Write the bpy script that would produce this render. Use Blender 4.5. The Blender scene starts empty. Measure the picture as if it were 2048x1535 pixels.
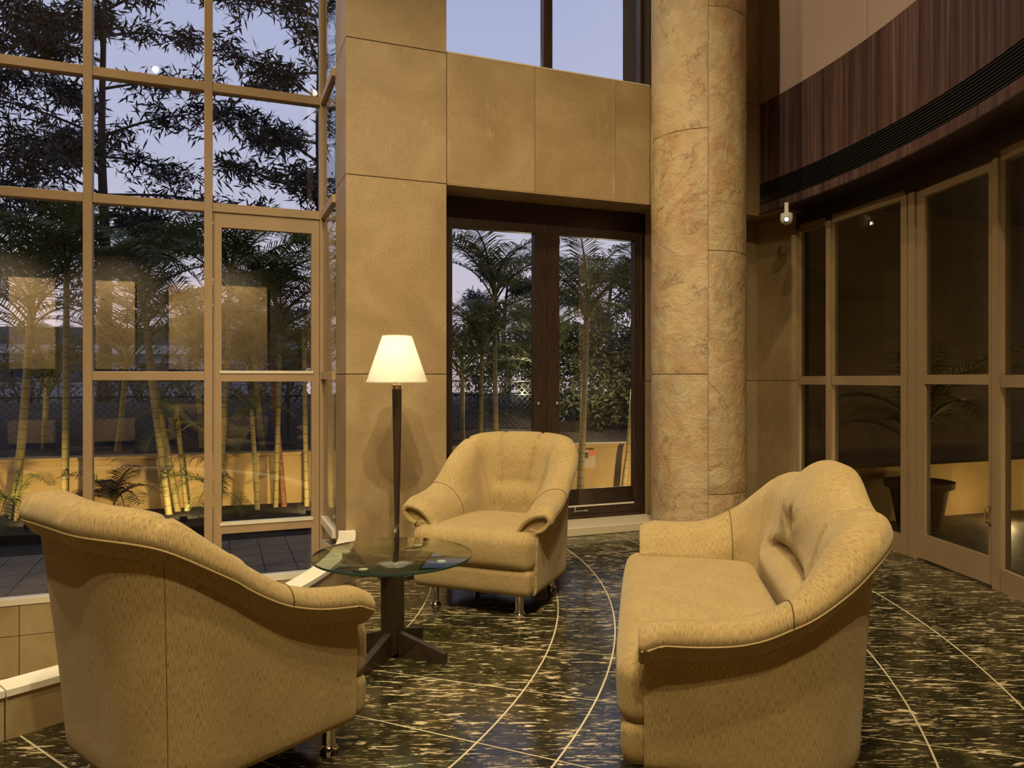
import bpy, bmesh, math, random
from mathutils import Vector, Matrix, noise
R = random.Random(7)
PI = math.pi
SC = bpy.context.scene
COL = SC.collection

# ------------------------------------------------------------------ camera, sky, lights, exposure
FPX, HOR, EYE = 1500.0, 757.0, 1.40            # focal length in px (2048 wide), horizon row, eye height
cam = bpy.data.cameras.new('camera')
cam.sensor_width = 36.0
cam.lens = FPX / 2048 * 36
cam.shift_y = -(1535 / 2 - HOR) / 2048
cam.clip_end = 300
camo = bpy.data.objects.new('camera', cam)
COL.objects.link(camo)
camo.location = (0, 0, EYE)
camo.rotation_euler = (PI / 2, 0, 0)
SC.camera = camo
SC.view_settings.view_transform = 'Standard'
SC.view_settings.look = 'None'
SC.view_settings.gamma = 1
SC.view_settings.use_curve_mapping = False
SC.view_settings.exposure = 0.0
SC.cycles.max_bounces = 7; SC.cycles.diffuse_bounces = 3; SC.cycles.glossy_bounces = 3
SC.cycles.caustics_reflective = False; SC.cycles.caustics_refractive = False

world = bpy.data.worlds.new('dusk_sky')
SC.world = world
world.use_nodes = True
nt = world.node_tree
for n_ in list(nt.nodes): nt.nodes.remove(n_)
tc = nt.nodes.new('ShaderNodeTexCoord')
sx = nt.nodes.new('ShaderNodeSeparateXYZ')
rp = nt.nodes.new('ShaderNodeValToRGB')
bg = nt.nodes.new('ShaderNodeBackground')
wo = nt.nodes.new('ShaderNodeOutputWorld')
nt.links.new(tc.outputs['Generated'], sx.inputs[0])
nt.links.new(sx.outputs['Z'], rp.inputs[0])
nt.links.new(rp.outputs[0], bg.inputs[0])
nt.links.new(bg.outputs[0], wo.inputs[0])
rp.color_ramp.elements[0].position = 0.0
rp.color_ramp.elements[0].color = (0.72, 0.60, 0.64, 1)
rp.color_ramp.elements[1].position = 1.0
rp.color_ramp.elements[1].color = (0.30, 0.36, 0.62, 1)
for p_, c_ in ((0.10, (0.68, 0.62, 0.72, 1)), (0.25, (0.55, 0.57, 0.76, 1)), (0.5, (0.42, 0.48, 0.74, 1))):
    e_ = rp.color_ramp.elements.new(p_); e_.color = c_
bg.inputs[1].default_value = 1.12

WARM = (1.0, 0.81, 0.53)
def spot(name, loc, target, power, size=1.9, blend=0.6, rad=0.06, col=WARM):
    l = bpy.data.lights.new(name, 'SPOT')
    l.energy = power; l.color = col; l.spot_size = size; l.spot_blend = blend; l.shadow_soft_size = rad
    o = bpy.data.objects.new(name, l); COL.objects.link(o)
    o.location = loc
    o.rotation_euler = (Vector(target) - Vector(loc)).to_track_quat('-Z', 'Y').to_euler()
    return o
CEIL = 7.5
for lx, ly, lz, tx, ty, tz, pw, sz_, bl_ in (
        (0.3, 0.4, CEIL, 0.1, 2.4, 0, 520, 1.35, 0.8), (1.4, 0.9, CEIL, 0.8, 2.8, 0, 360, 1.3, 0.8), (-1.3, 0.6, CEIL, -1.1, 2.6, 0, 420, 1.4, 0.8),
        (0.9, 3.0, CEIL, 0.6, 5.2, 0, 400, 1.4, 0.8), (-0.9, 2.8, CEIL, -0.9, 5.0, 0, 380, 1.4, 0.8),
        (0.5, -1.3, CEIL, 0.2, 4.2, 1.8, 1120, 1.0, 0.9), (-0.5, -1.6, CEIL, -0.6, 3.8, 1.4, 750, 1.1, 0.9),
        (-4.6, 2.6, CEIL, -1.6, 6.0, 2.0, 850, 1.5, 0.9), (-1.6, 2.2, CEIL, 2.2, 6.6, 5.0, 700, 1.0, 1.0)):  # the last one is an added fill for the column and mauve panels
    spot('ceiling_and_fill_spot', (lx, ly, lz - 0.12), (tx, ty, tz), pw, sz_, bl_)
# added unseen spots that brighten the back wall so the glazing mirrors it
for lx, ly, tx, ty in ((-3.19, -2.86, -2.6, -4.35), (-1.24, -2.09, -0.65, -3.57), (0.71, -1.31, 1.30, -2.80)):
    spot('added_back_wall_spot', (lx, ly, 4.4), (tx, ty, 2.1), 1300, 1.5, 0.8)

# ------------------------------------------------------------------ material helpers
MATS = {}
def _nodes(name):
    m = bpy.data.materials.new(name); m.use_nodes = True
    t = m.node_tree
    b = t.nodes['Principled BSDF']
    MATS[name] = m
    return m, t, b
def plain(name, col, rough=0.5, metal=0.0, spec=0.5):
    m, t, b = _nodes(name)
    b.inputs['Base Color'].default_value = (*col, 1); b.inputs['Roughness'].default_value = rough
    b.inputs['Metallic'].default_value = metal; b.inputs['Specular IOR Level'].default_value = spec
    return m
def N(t, kind, **kw):
    n = t.nodes.new(kind)
    for k, v in kw.items():
        if k in n.inputs.keys() if hasattr(n.inputs, 'keys') else False:
            n.inputs[k].default_value = v
        else:
            setattr(n, k, v)
    return n
def ramp(t, src, stops):
    r = t.nodes.new('ShaderNodeValToRGB')
    el = r.color_ramp.elements
    el[0].position, el[0].color = stops[0][0], (*stops[0][1], 1)
    el[1].position, el[1].color = stops[-1][0], (*stops[-1][1], 1)
    for p, c in stops[1:-1]:
        e = el.new(p); e.color = (*c, 1)
    t.links.new(src, r.inputs[0])
    return r.outputs[0]
def coords(t, which='Object', scale=(1, 1, 1), rot=(0, 0, 0)):
    mp = t.nodes.new('ShaderNodeMapping')
    mp.inputs['Scale'].default_value = scale; mp.inputs['Rotation'].default_value = rot
    if which == 'Position':
        g = t.nodes.new('ShaderNodeNewGeometry'); t.links.new(g.outputs['Position'], mp.inputs[0])
    else:
        c = t.nodes.new('ShaderNodeTexCoord'); t.links.new(c.outputs[which], mp.inputs[0])
    return mp.outputs[0]
def ntex(t, vec, scale, detail=4, rough=0.55, dist=0.0):
    n = t.nodes.new('ShaderNodeTexNoise')
    n.inputs['Scale'].default_value = scale; n.inputs['Detail'].default_value = detail
    n.inputs['Roughness'].default_value = rough; n.inputs['Distortion'].default_value = dist
    t.links.new(vec, n.inputs['Vector'])
    return n.outputs['Fac']
def mix(t, fac, a, b, mode='MIX'):
    m = t.nodes.new('ShaderNodeMix'); m.data_type = 'RGBA'; m.blend_type = mode
    for sock, v in ((m.inputs[0], fac), (m.inputs[6], a), (m.inputs[7], b)):
        if isinstance(v, (int, float)): sock.default_value = v
        elif isinstance(v, tuple): sock.default_value = (*v, 1)
        else: t.links.new(v, sock)
    return m.outputs[2]
def math_(t, op, a, b=0.0):
    m = t.nodes.new('ShaderNodeMath'); m.operation = op
    for s, v in ((m.inputs[0], a), (m.inputs[1], b)):
        if isinstance(v, (int, float)): s.default_value = v
        else: t.links.new(v, s)
    return m.outputs[0]
def bump(t, b, h, strength=0.3, dist=0.01):
    n = t.nodes.new('ShaderNodeBump'); n.inputs['Strength'].default_value = strength
    n.inputs['Distance'].default_value = dist
    t.links.new(h, n.inputs['Height']); t.links.new(n.outputs[0], b.inputs['Normal'])

# --- fabric (chenille, fine broken dark streaks running down the cloth)
m, t, b = _nodes('fabric')
v1 = coords(t, 'UV', (560, 40, 1)); v2 = coords(t, 'UV', (3, 3, 1)); v3 = coords(t, 'UV', (700, 420, 1))
s1 = ntex(t, v1, 1, 2, 0.6)
c = ramp(t, s1, [(0.32, (0.09, 0.06, 0.018)), (0.46, (0.32, 0.225, 0.088)), (0.66, (0.44, 0.325, 0.145))])
c = mix(t, 0.28, c, ramp(t, ntex(t, v2, 2, 3), [(0.3, (0.30, 0.20, 0.07)), (0.7, (0.46, 0.34, 0.15))]))
t.links.new(c, b.inputs['Base Color'])
b.inputs['Roughness'].default_value = 0.85; b.inputs['Specular IOR Level'].default_value = 0.2
b.inputs['Sheen Weight'].default_value = 0.25; b.inputs['Sheen Roughness'].default_value = 0.45
b.inputs['Sheen Tint'].default_value = (1, 0.9, 0.65, 1)
bump(t, b, math_(t, 'ADD', s1, math_(t, 'MULTIPLY', ntex(t, v3, 1, 1), 0.7)), 0.55, 0.003)
plain('piping', (0.46, 0.34, 0.16), 0.8, 0, 0.2)
plain('seam_dark', (0.10, 0.065, 0.025), 0.9, 0, 0.1)
plain('chrome', (0.75, 0.70, 0.62), 0.09, 1.0)

# --- tan stone panel
m, t, b = _nodes('tan_stone')
v = coords(t, 'Object')
oi = t.nodes.new('ShaderNodeObjectInfo')
vm = t.nodes.new('ShaderNodeVectorMath'); vm.operation = 'MULTIPLY_ADD'
vm.inputs[1].default_value = (1, 1, 1)
t.links.new(v, vm.inputs[0])
cx_ = t.nodes.new('ShaderNodeCombineXYZ')
t.links.new(math_(t, 'MULTIPLY', oi.outputs['Random'], 37.0), cx_.inputs[0]); t.links.new(math_(t, 'MULTIPLY', oi.outputs['Random'], 11.0), cx_.inputs[2])
t.links.new(cx_.outputs[0], vm.inputs[2])
vv = vm.outputs[0]
c = ramp(t, ntex(t, vv, 1.6, 5, 0.6, 0.6), [(0.28, (0.29, 0.198, 0.088)), (0.5, (0.36, 0.252, 0.120)), (0.72, (0.44, 0.325, 0.168))])
mp2 = t.nodes.new('ShaderNodeMapping'); mp2.inputs['Scale'].default_value = (9, 9, 1.6); t.links.new(vv, mp2.inputs[0])
vein = ntex(t, mp2.outputs[0], 1.0, 3, 0.5, 1.2)
vm2 = ramp(t, vein, [(0.485, (0, 0, 0)), (0.5, (0.45, 0.45, 0.45)), (0.515, (0, 0, 0))])
msk = ramp(t, ntex(t, vv, 2.2, 2), [(0.5, (0, 0, 0)), (0.62, (1, 1, 1))])
vmask = mix(t, 1.0, vm2, msk, 'MULTIPLY')
c = mix(t, vmask, c, (0.52, 0.40, 0.22))
sp = ramp(t, ntex(t, vv, 60, 2), [(0.3, (0.8, 0.8, 0.8)), (0.6, (1, 1, 1))])
c = mix(t, 1.0, c, sp, 'MULTIPLY')
t.links.new(c, b.inputs['Base Color']); b.inputs['Roughness'].default_value = 0.42
bump(t, b, ntex(t, vv, 45, 3), 0.08, 0.004)
plain('joint_dark', (0.035, 0.022, 0.012), 0.9)

# --- rough quartzite of the column
m, t, b = _nodes('column_stone')
v = coords(t, 'Object')
oi = t.nodes.new('ShaderNodeObjectInfo')
cx_ = t.nodes.new('ShaderNodeCombineXYZ'); t.links.new(math_(t, 'MULTIPLY', oi.outputs['Random'], 53.0), cx_.inputs[0])
t.links.new(math_(t, 'MULTIPLY', oi.outputs['Random'], 29.0), cx_.inputs[2])
va = t.nodes.new('ShaderNodeVectorMath'); va.operation = 'ADD'
t.links.new(v, va.inputs[0]); t.links.new(cx_.outputs[0], va.inputs[1]); vv = va.outputs[0]
c = ramp(t, ntex(t, vv, 2.4, 6, 0.62, 1.3), [(0.25, (0.33, 0.19, 0.085)), (0.42, (0.44, 0.29, 0.14)), (0.56, (0.50, 0.37, 0.19)), (0.75, (0.56, 0.45, 0.26))])
gz = ramp(t, ntex(t, vv, 3.1, 4, 0.6, 0.8), [(0.5, (0, 0, 0)), (0.75, (0.55, 0.55, 0.55))])
c = mix(t, gz, c, (0.34, 0.31, 0.20))
ve = ramp(t, ntex(t, vv, 1.7, 4, 0.55, 2.2), [(0.47, (0, 0, 0)), (0.495, (0.6, 0.6, 0.6)), (0.53, (0, 0, 0))])
vmk = ramp(t, ntex(t, vv, 3.0, 2), [(0.48, (0, 0, 0)), (0.60, (1, 1, 1))])
c = mix(t, mix(t, 1.0, ve, vmk, 'MULTIPLY'), c, (0.17, 0.08, 0.028))
t.links.new(c, b.inputs['Base Color']); b.inputs['Roughness'].default_value = 0.6
hh = math_(t, 'ADD', ntex(t, vv, 7, 7, 0.65, 0.8), math_(t, 'MULTIPLY', ntex(t, vv, 42, 3), 0.22))
bump(t, b, hh, 0.8, 0.025)

# --- dark granite with broken golden flecks
def granite(name, rot):
    m, t, b = _nodes(name)
    v = coords(t, 'Position', (8.5, 46, 1), (0, 0, rot))
    w = coords(t, 'Position', (1, 1, 1))
    f1 = ntex(t, v, 1.0, 4, 0.62, 0.9)
    v_b = coords(t, 'Position', (17, 85, 1), (0, 0, rot + 0.12))
    f2 = ntex(t, v_b, 1.0, 3, 0.6, 0.7)
    reg = ntex(t, w, 4.0, 3)
    th = ramp(t, math_(t, 'ADD', f1, math_(t, 'MULTIPLY', math_(t, 'SUBTRACT', reg, 0.5), 0.22)), [(0.575, (0, 0, 0)), (0.64, (1, 1, 1))])
    th2 = ramp(t, math_(t, 'ADD', f2, math_(t, 'MULTIPLY', math_(t, 'SUBTRACT', reg, 0.5), 0.30)), [(0.60, (0, 0, 0)), (0.66, (0.8, 0.8, 0.8))])
    base = ramp(t, ntex(t, w, 9, 5, 0.65), [(0.30, (0.006, 0.006, 0.004)), (0.55, (0.028, 0.024, 0.010)), (0.8, (0.085, 0.065, 0.025))])
    c = mix(t, th2, base, (0.30, 0.23, 0.10))
    c = mix(t, th, c, (0.56, 0.46, 0.27))
    t.links.new(c, b.inputs['Base Color'])
    b.inputs['Roughness'].default_value = 0.13
    b.inputs['Specular IOR Level'].default_value = 0.38
    return m
granite('granite_floor', 0.0)
plain('cream_inlay', (0.55, 0.47, 0.30), 0.35)
plain('cream_cap', (0.80, 0.74, 0.56), 0.3)
plain('grout', (0.52, 0.44, 0.27), 0.7)

def noisy(name, c0, c1, scale=6, rough=0.6, metal=0.0, bs=0.0, stretch=(1, 1, 1), which='Object', det=4):
    m, t, b = _nodes(name)
    v = coords(t, which, stretch)
    f = ntex(t, v, scale, det)
    t.links.new(ramp(t, f, [(0.3, c0), (0.7, c1)]), b.inputs['Base Color'])
    b.inputs['Roughness'].default_value = rough; b.inputs['Metallic'].default_value = metal
    if bs: bump(t, b, f, bs, 0.01)
    return m
noisy('tan_tile', (0.33, 0.24, 0.11), (0.46, 0.35, 0.18), 5, 0.35)
noisy('champagne_frame', (0.40, 0.275, 0.15), (0.44, 0.31, 0.175), 3, 0.38, 0.0)
noisy('darker_frame', (0.26, 0.18, 0.095), (0.30, 0.21, 0.115), 3, 0.38, 0.0)  # darker tone of the champagne frame, for the curved glazing and its door
noisy('dark_wood', (0.022, 0.011, 0.007), (0.045, 0.024, 0.016), 8, 0.35, 0, 0.05, (6, 6, 0.6))
plain('bead_light', (0.75, 0.68, 0.52), 0.35)
noisy('mauve_panel', (0.44, 0.325, 0.275), (0.48, 0.36, 0.305), 2, 0.55)
noisy('slate_paver', (0.045, 0.038, 0.028), (0.13, 0.11, 0.085), 4, 0.55, 0, 0.2, (1, 6, 1), 'Position')
noisy('dark_soil', (0.008, 0.007, 0.005), (0.03, 0.024, 0.016), 14, 0.95, 0, 0.5)
noisy('garden_render', (0.44, 0.30, 0.12), (0.52, 0.37, 0.16), 3, 0.8, 0, 0.04)
noisy('bank_earth', (0.02, 0.014, 0.012), (0.06, 0.044, 0.036), 3, 0.95, 0, 0.5)
plain('black_metal', (0.010, 0.010, 0.010), 0.5)
plain('table_wood', (0.040, 0.025, 0.015), 0.28)
plain('brass', (0.70, 0.52, 0.26), 0.22, 1.0)
plain('white_plastic', (0.78, 0.76, 0.68), 0.4)
plain('grey_metal', (0.42, 0.40, 0.36), 0.35, 0.7)
plain('far_wall', (0.30, 0.31, 0.34), 0.8)
plain('far_roof', (0.05, 0.06, 0.09), 0.7)
plain('far_band', (0.5, 0.5, 0.52), 0.8)
plain('sign_grey', (0.45, 0.36, 0.25), 0.5)
plain('sign_orange', (0.75, 0.13, 0.04), 0.5)
plain('terracotta', (0.13, 0.065, 0.035), 0.75)
plain('ceiling_paint', (0.62, 0.55, 0.42), 0.8)
plain('terrace_dark', (0.16, 0.12, 0.06), 0.8)
plain('dark_gallery', (0.05, 0.038, 0.022), 0.7)
noisy('bark', (0.035, 0.026, 0.018), (0.075, 0.055, 0.04), 10, 0.95, 0, 0.5, (4, 4, 1))

# --- oxidised copper band
m, t, b = _nodes('copper_band')
v = coords(t, 'UV', (16, 0.35, 1))
f = ntex(t, v, 1.0, 5, 0.7, 0.2)
v2 = coords(t, 'UV', (60, 0.8, 1)); f2 = ntex(t, v2, 1.0, 3, 0.7)
c = ramp(t, f, [(0.28, (0.035, 0.019, 0.018)), (0.5, (0.12, 0.068, 0.062)), (0.70, (0.26, 0.165, 0.15))])
c = mix(t, ramp(t, f2, [(0.58, (0, 0, 0)), (0.72, (0.7, 0.7, 0.7))]), c, (0.36, 0.20, 0.12))
t.links.new(c, b.inputs['Base Color']); b.inputs['Roughness'].default_value = 0.42; b.inputs['Metallic'].default_value = 0.35

# --- glass
def glass(name, tint, ior=1.5, rough=0.0):
    m = bpy.data.materials.new(name); m.use_nodes = True; t = m.node_tree
    for n in list(t.nodes): t.nodes.remove(n)
    o = t.nodes.new('ShaderNodeOutputMaterial'); mx = t.nodes.new('ShaderNodeMixShader')
    tr = t.nodes.new('ShaderNodeBsdfTransparent'); gl = t.nodes.new('ShaderNodeBsdfGlossy'); ge = t.nodes.new('ShaderNodeNewGeometry')
    tr.inputs[0].default_value = (*tint, 1); gl.inputs['Roughness'].default_value = rough
    dt = t.nodes.new('ShaderNodeVectorMath'); dt.operation = 'DOT_PRODUCT'
    t.links.new(ge.outputs['Normal'], dt.inputs[0]); t.links.new(ge.outputs['Incoming'], dt.inputs[1])
    f0 = ((ior-1)/(ior+1))**2
    sch = math_(t, 'POWER', math_(t, 'SUBTRACT', 1.0, math_(t, 'ABSOLUTE', dt.outputs['Value'])), 5.0)
    fr = math_(t, 'ADD', math_(t, 'MULTIPLY', sch, 1-f0), f0)
    t.links.new(fr, mx.inputs[0]); t.links.new(tr.outputs[0], mx.inputs[1]); t.links.new(gl.outputs[0], mx.inputs[2])
    t.links.new(mx.outputs[0], o.inputs[0])
    MATS[name] = m
glass('window_glass', (0.95, 0.95, 0.95), 1.75)
glass('tinted_glass', (0.62, 0.60, 0.56), 1.75)
glass('table_glass', (0.80, 0.86, 0.74), 1.55)
plain('glass_edge', (0.02, 0.05, 0.035), 0.15)

def emis(name, col, s):
    m, t, b = _nodes(name)
    b.inputs['Base Color'].default_value = (*col, 1)
    b.inputs['Emission Color'].default_value = (*col, 1); b.inputs['Emission Strength'].default_value = s
emis('led', (0.95, 1.0, 0.95), 14)
emis('bulb', (1.0, 0.86, 0.6), 4)
m, t, b = _nodes('lamp_shade_cloth')
b.inputs['Base Color'].default_value = (0.86, 0.84, 0.72, 1); b.inputs['Roughness'].default_value = 0.9
b.inputs['Transmission Weight'].default_value = 0.0
tl = t.nodes.new('ShaderNodeBsdfTranslucent'); tl.inputs[0].default_value = (0.86, 0.84, 0.72, 1)
mxs = t.nodes.new('ShaderNodeMixShader'); mxs.inputs[0].default_value = 0.45
outn = t.nodes['Material Output']
t.links.new(b.outputs[0], mxs.inputs[1]); t.links.new(tl.outputs[0], mxs.inputs[2]); t.links.new(mxs.outputs[0], outn.inputs[0])

# --- plants
def leafmat(name, c0, c1, trans=0.25):
    m, t, b = _nodes(name)
    v = coords(t, 'Position'); f = ntex(t, v, 5, 2)
    c = ramp(t, f, [(0.3, c0), (0.7, c1)])
    t.links.new(c, b.inputs['Base Color']); b.inputs['Roughness'].default_value = 0.5
    tl = t.nodes.new('ShaderNodeBsdfTranslucent'); t.links.new(c, tl.inputs[0])
    mx = t.nodes.new('ShaderNodeMixShader'); mx.inputs[0].default_value = trans
    t.links.new(b.outputs[0], mx.inputs[1]); t.links.new(tl.outputs[0], mx.inputs[2])
    t.links.new(mx.outputs[0], t.nodes['Material Output'].inputs[0])
leafmat('palm_leaf', (0.045, 0.055, 0.012), (0.19, 0.21, 0.05))
leafmat('dry_leaf', (0.16, 0.10, 0.035), (0.30, 0.22, 0.09))
leafmat('tree_leaf', (0.012, 0.012, 0.007), (0.035, 0.033, 0.02), 0.1)
leafmat('bush_leaf', (0.03, 0.036, 0.014), (0.15, 0.15, 0.07))
m, t, b = _nodes('palm_trunk')
v = coords(t, 'UV', (1, 1, 1))
wv = t.nodes.new('ShaderNodeTexWave'); wv.bands_direction = 'Y'; wv.inputs['Scale'].default_value = 2.3; wv.inputs['Distortion'].default_value = 1.0
wv.inputs['Detail'].default_value = 2
t.links.new(v, wv.inputs[0])
t.links.new(ramp(t, wv.outputs['Fac'], [(0.01, (0.17, 0.12, 0.05)), (0.07, (0.32, 0.25, 0.10)), (0.9, (0.30, 0.25, 0.09))]), b.inputs['Base Color'])
b.inputs['Roughness'].default_value = 0.6

noisy('red_trunk', (0.12, 0.045, 0.025), (0.30, 0.14, 0.07), 9, 0.7, 0, 0.2, (1, 1, 3))

# ------------------------------------------------------------------ mesh helpers
class MB:
    def __init__(s): s.v, s.f, s.uv = [], [], {}
    def add(s, vs, fs):
        o = len(s.v); s.v += [tuple(p) for p in vs]; s.f += [tuple(i + o for i in f) for f in fs]
        return s
    def box(s, x0, x1, y0, y1, z0, z1):
        return s.add([(x0,y0,z0),(x1,y0,z0),(x1,y1,z0),(x0,y1,z0),(x0,y0,z1),(x1,y0,z1),(x1,y1,z1),(x0,y1,z1)],
                     [(0,3,2,1),(4,5,6,7),(0,1,5,4),(1,2,6,5),(2,3,7,6),(3,0,4,7)])
    def bar(s, p, q, w, h, up=(0, 0, 1)):
        p, q = Vector(p), Vector(q); d = (q - p).normalized(); up = Vector(up)
        a = d.cross(up).normalized() * w / 2; c = a.cross(d).normalized() * h / 2
        return s.add([p-a-c, p+a-c, p+a+c, p-a+c, q-a-c, q+a-c, q+a+c, q-a+c],
                     [(0,1,2,3),(7,6,5,4),(0,4,5,1),(1,5,6,2),(2,6,7,3),(3,7,4,0)])
    def lathe(s, prof, n=24, c=(0, 0)):
        vs = [(c[0] + r*math.cos(2*PI*k/n), c[1] + r*math.sin(2*PI*k/n), z) for r, z in prof for k in range(n)]
        m = len(prof)
        fs = [(i*n+k, i*n+(k+1)%n, (i+1)*n+(k+1)%n, (i+1)*n+k) for i in range(m-1) for k in range(n)]
        fs += [tuple(range(n))[::-1], tuple((m-1)*n+k for k in range(n))]
        return s.add(vs, fs)
    def tube(s, pts, rad, n=6, caps=True):
        pts = [Vector(p) for p in pts]
        rr = rad if isinstance(rad, (list, tuple)) else [rad]*len(pts)
        vs = []
        ref = Vector((0.13, 0.97, 0.21))
        for i, p in enumerate(pts):
            d = (pts[min(i+1, len(pts)-1)] - pts[max(i-1, 0)]).normalized()
            a = d.cross(ref)
            if a.length < 1e-3: a = d.cross(Vector((1, 0, 0)))
            a.normalize(); c = d.cross(a)
            vs += [p + (a*math.cos(2*PI*k/n) + c*math.sin(2*PI*k/n))*rr[i] for k in range(n)]
        m = len(pts)
        fs = [(i*n+k, i*n+(k+1)%n, (i+1)*n+(k+1)%n, (i+1)*n+k) for i in range(m-1) for k in range(n)]
        if caps: fs += [tuple(range(n))[::-1], tuple((m-1)*n+k for k in range(n))]
        return s.add(vs, fs)
    def arcwall(s, c, r0, r1, a0, a1, z0, z1, n):
        vs, fs = [], []
        for i in range(n+1):
            a = a0 + (a1-a0)*i/n; ca, sa = math.cos(a), math.sin(a)
            for r, z in ((r0,z0),(r1,z0),(r1,z1),(r0,z1)): vs.append((c[0]+r*ca, c[1]+r*sa, z))
        for i in range(n):
            for k in range(4):
                fs.append((i*4+k, i*4+(k+1)%4, (i+1)*4+(k+1)%4, (i+1)*4+k))
        fs += [(3,2,1,0), (n*4, n*4+1, n*4+2, n*4+3)]
        return s.add(vs, fs)
    def mesh(s, name, mat, smooth=False, angle=None):
        me = bpy.data.meshes.new(name); me.from_pydata(s.v, [], s.f)
        me.materials.append(MATS[mat])
        bm = bmesh.new(); bm.from_mesh(me); bmesh.ops.recalc_face_normals(bm, faces=bm.faces); bm.to_mesh(me); bm.free()
        if smooth:
            for p in me.polygons: p.use_smooth = True
            if angle: 
                try: me.set_sharp_from_angle(angle=angle)
                except Exception: pass
        return me
    def build(s, name, mat, parent=None, smooth=False, angle=math.radians(40)):
        return link(name, s.mesh(name, mat, smooth, angle), parent)
def link(name, me, parent=None, loc=None, rot=None, scale=None):
    o = bpy.data.objects.new(name, me); COL.objects.link(o)
    if parent: o.parent = parent
    if loc is not None: o.location = loc
    if rot is not None: o.rotation_euler = rot
    if scale is not None: o.scale = (scale,)*3 if isinstance(scale, (int, float)) else scale
    return o
def tag(o, label=None, cat=None, group=None, kind=None):
    if label: o['label'] = label
    if cat: o['category'] = cat
    if group: o['group'] = group
    if kind: o['kind'] = kind
    return o
def empty(name, loc=(0, 0, 0), rz=0.0):
    o = bpy.data.objects.new(name, None); COL.objects.link(o)
    o.location = loc; o.rotation_euler = (0, 0, rz); o.empty_display_size = 0.1
    return o
def copy_tree(o, parent=None):
    c = o.copy(); COL.objects.link(c); c.parent = parent
    for ch in list(o.children): copy_tree(ch, c)
    return c
def bevel(o, w=0.004, seg=2):
    md = o.modifiers.new('bevel', 'BEVEL'); md.width = w; md.segments = seg; md.limit_method = 'ANGLE'
    return o
def smooth01(a, b, x):
    u = max(0.0, min(1.0, (x-a)/(b-a))); return u*u*(3-2*u)
def interp(tab, x):
    n = len(tab)
    if x <= tab[0][0]: return tab[0][1]
    if x >= tab[-1][0]: return tab[-1][1]
    for i in range(n-1):
        (a, va), (b, vb) = tab[i], tab[i+1]
        if x <= b:
            h = b-a; u = (x-a)/h
            m0 = 0.0 if i == 0 else (vb-tab[i-1][1])/(b-tab[i-1][0])
            m1 = (vb-va)/h if i+2 >= n else (tab[i+2][1]-va)/(tab[i+2][0]-a)
            return (2*u**3-3*u*u+1)*va+(u**3-2*u*u+u)*h*m0+(-2*u**3+3*u*u)*vb+(u**3-u*u)*h*m1
def catmull(P, per):
    out = []
    n = len(P)
    for i in range(n-1):
        p0, p1, p2, p3 = P[max(i-1,0)], P[i], P[i+1], P[min(i+2,n-1)]
        for k in range(per):
            u = k/per
            out.append(tuple(0.5*((2*b)+(-a+c)*u+(2*a-5*b+4*c-d)*u*u+(-a+3*b-3*c+d)*u**3) for a, b, c, d in zip(p0, p1, p2, p3)))
    out.append(tuple(P[-1]))
    return out
def px(x, y, z):                       # a pixel whose height above the floor is known
    d = (EYE - z) * FPX / (y - HOR)
    return ((x - 1024) / FPX * d, d)
def pxd(x, d): return ((x - 1024) / FPX * d, d)
def zat(y, d): return EYE - (y - HOR) * d / FPX

# ------------------------------------------------------------------ plan of the place
P0 = (-1.317, 5.95); WA = math.radians(21.66)          # near corner and direction of the stone wall
WU = (math.cos(WA), math.sin(WA)); WV = (-math.sin(WA), math.cos(WA))
CC = (-4.5, 4.86)                                      # centre of the round hall
RF, RG = 7.42, 7.75                                    # fascia and outer glazing radii
def w2l(x, y): 
    dx, dy = x-P0[0], y-P0[1]; return (dx*WU[0]+dy*WU[1], dx*WV[0]+dy*WV[1])
def l2w(a, b_): return (P0[0]+a*WU[0]+b_*WV[0], P0[1]+a*WU[1]+b_*WV[1])
def wallframe(o): o.location = (P0[0], P0[1], 0); o.rotation_euler = (0, 0, WA); return o
def theta(pxx, rad):                                    # where the view ray through column pxx meets a ring of the hall
    k = (pxx-1024)/FPX
    A = k*k+1; B = -2*(k*CC[0]+CC[1]); C_ = CC[0]**2+CC[1]**2-rad*rad
    s = (-B+math.sqrt(B*B-4*A*C_))/(2*A)
    return math.atan2(s-CC[1], k*s-CC[0])

# ------------------------------------------------------------------ floor
RINGS = [3.02, 3.96, 4.79, 5.12, 5.77, 6.41, 6.88, 7.86]
STEP = math.radians(6.2); TH0 = math.radians(0.5)
secs = []
base = MB()
for k in range(-19, 7):
    for r0, r1 in zip(RINGS, RINGS[1:]):
        if r0 == RINGS[0]: r0 = 3.30 if k >= -2 else 3.20 if k > -6 else 3.08     # stop under the kerb
        a = TH0+k*STEP; am = a+STEP/2; rm = (r0+r1)/2
        lx, ly = w2l(CC[0]+rm*math.cos(am), CC[1]+rm*math.sin(am))
        if ly > 0.62 or (ly > 0.2 and lx < 0.2): continue
        secs.append((k, r0, r1))
        base.arcwall(CC, r0, r1, a, a+STEP, -0.12, -0.0015, 2)
floor = base.build('floor', 'grout'); tag(floor, 'dark polished granite floor with curved cream inlay lines', kind='structure')
tile_mesh = {}
for k, r0, r1 in secs:
    if (r0, r1) not in tile_mesh:
        g = 0.0042
        mb = MB().arcwall((0, 0), r0+g, r1-g, g/r0, STEP-g/r0, -0.006, 0.0, 5)
        tile_mesh[(r0, r1)] = mb.mesh('floor_tile', 'granite_floor')
    link('floor_tile', tile_mesh[(r0, r1)], floor, (CC[0], CC[1], 0), (0, 0, TH0+k*STEP))
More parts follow.
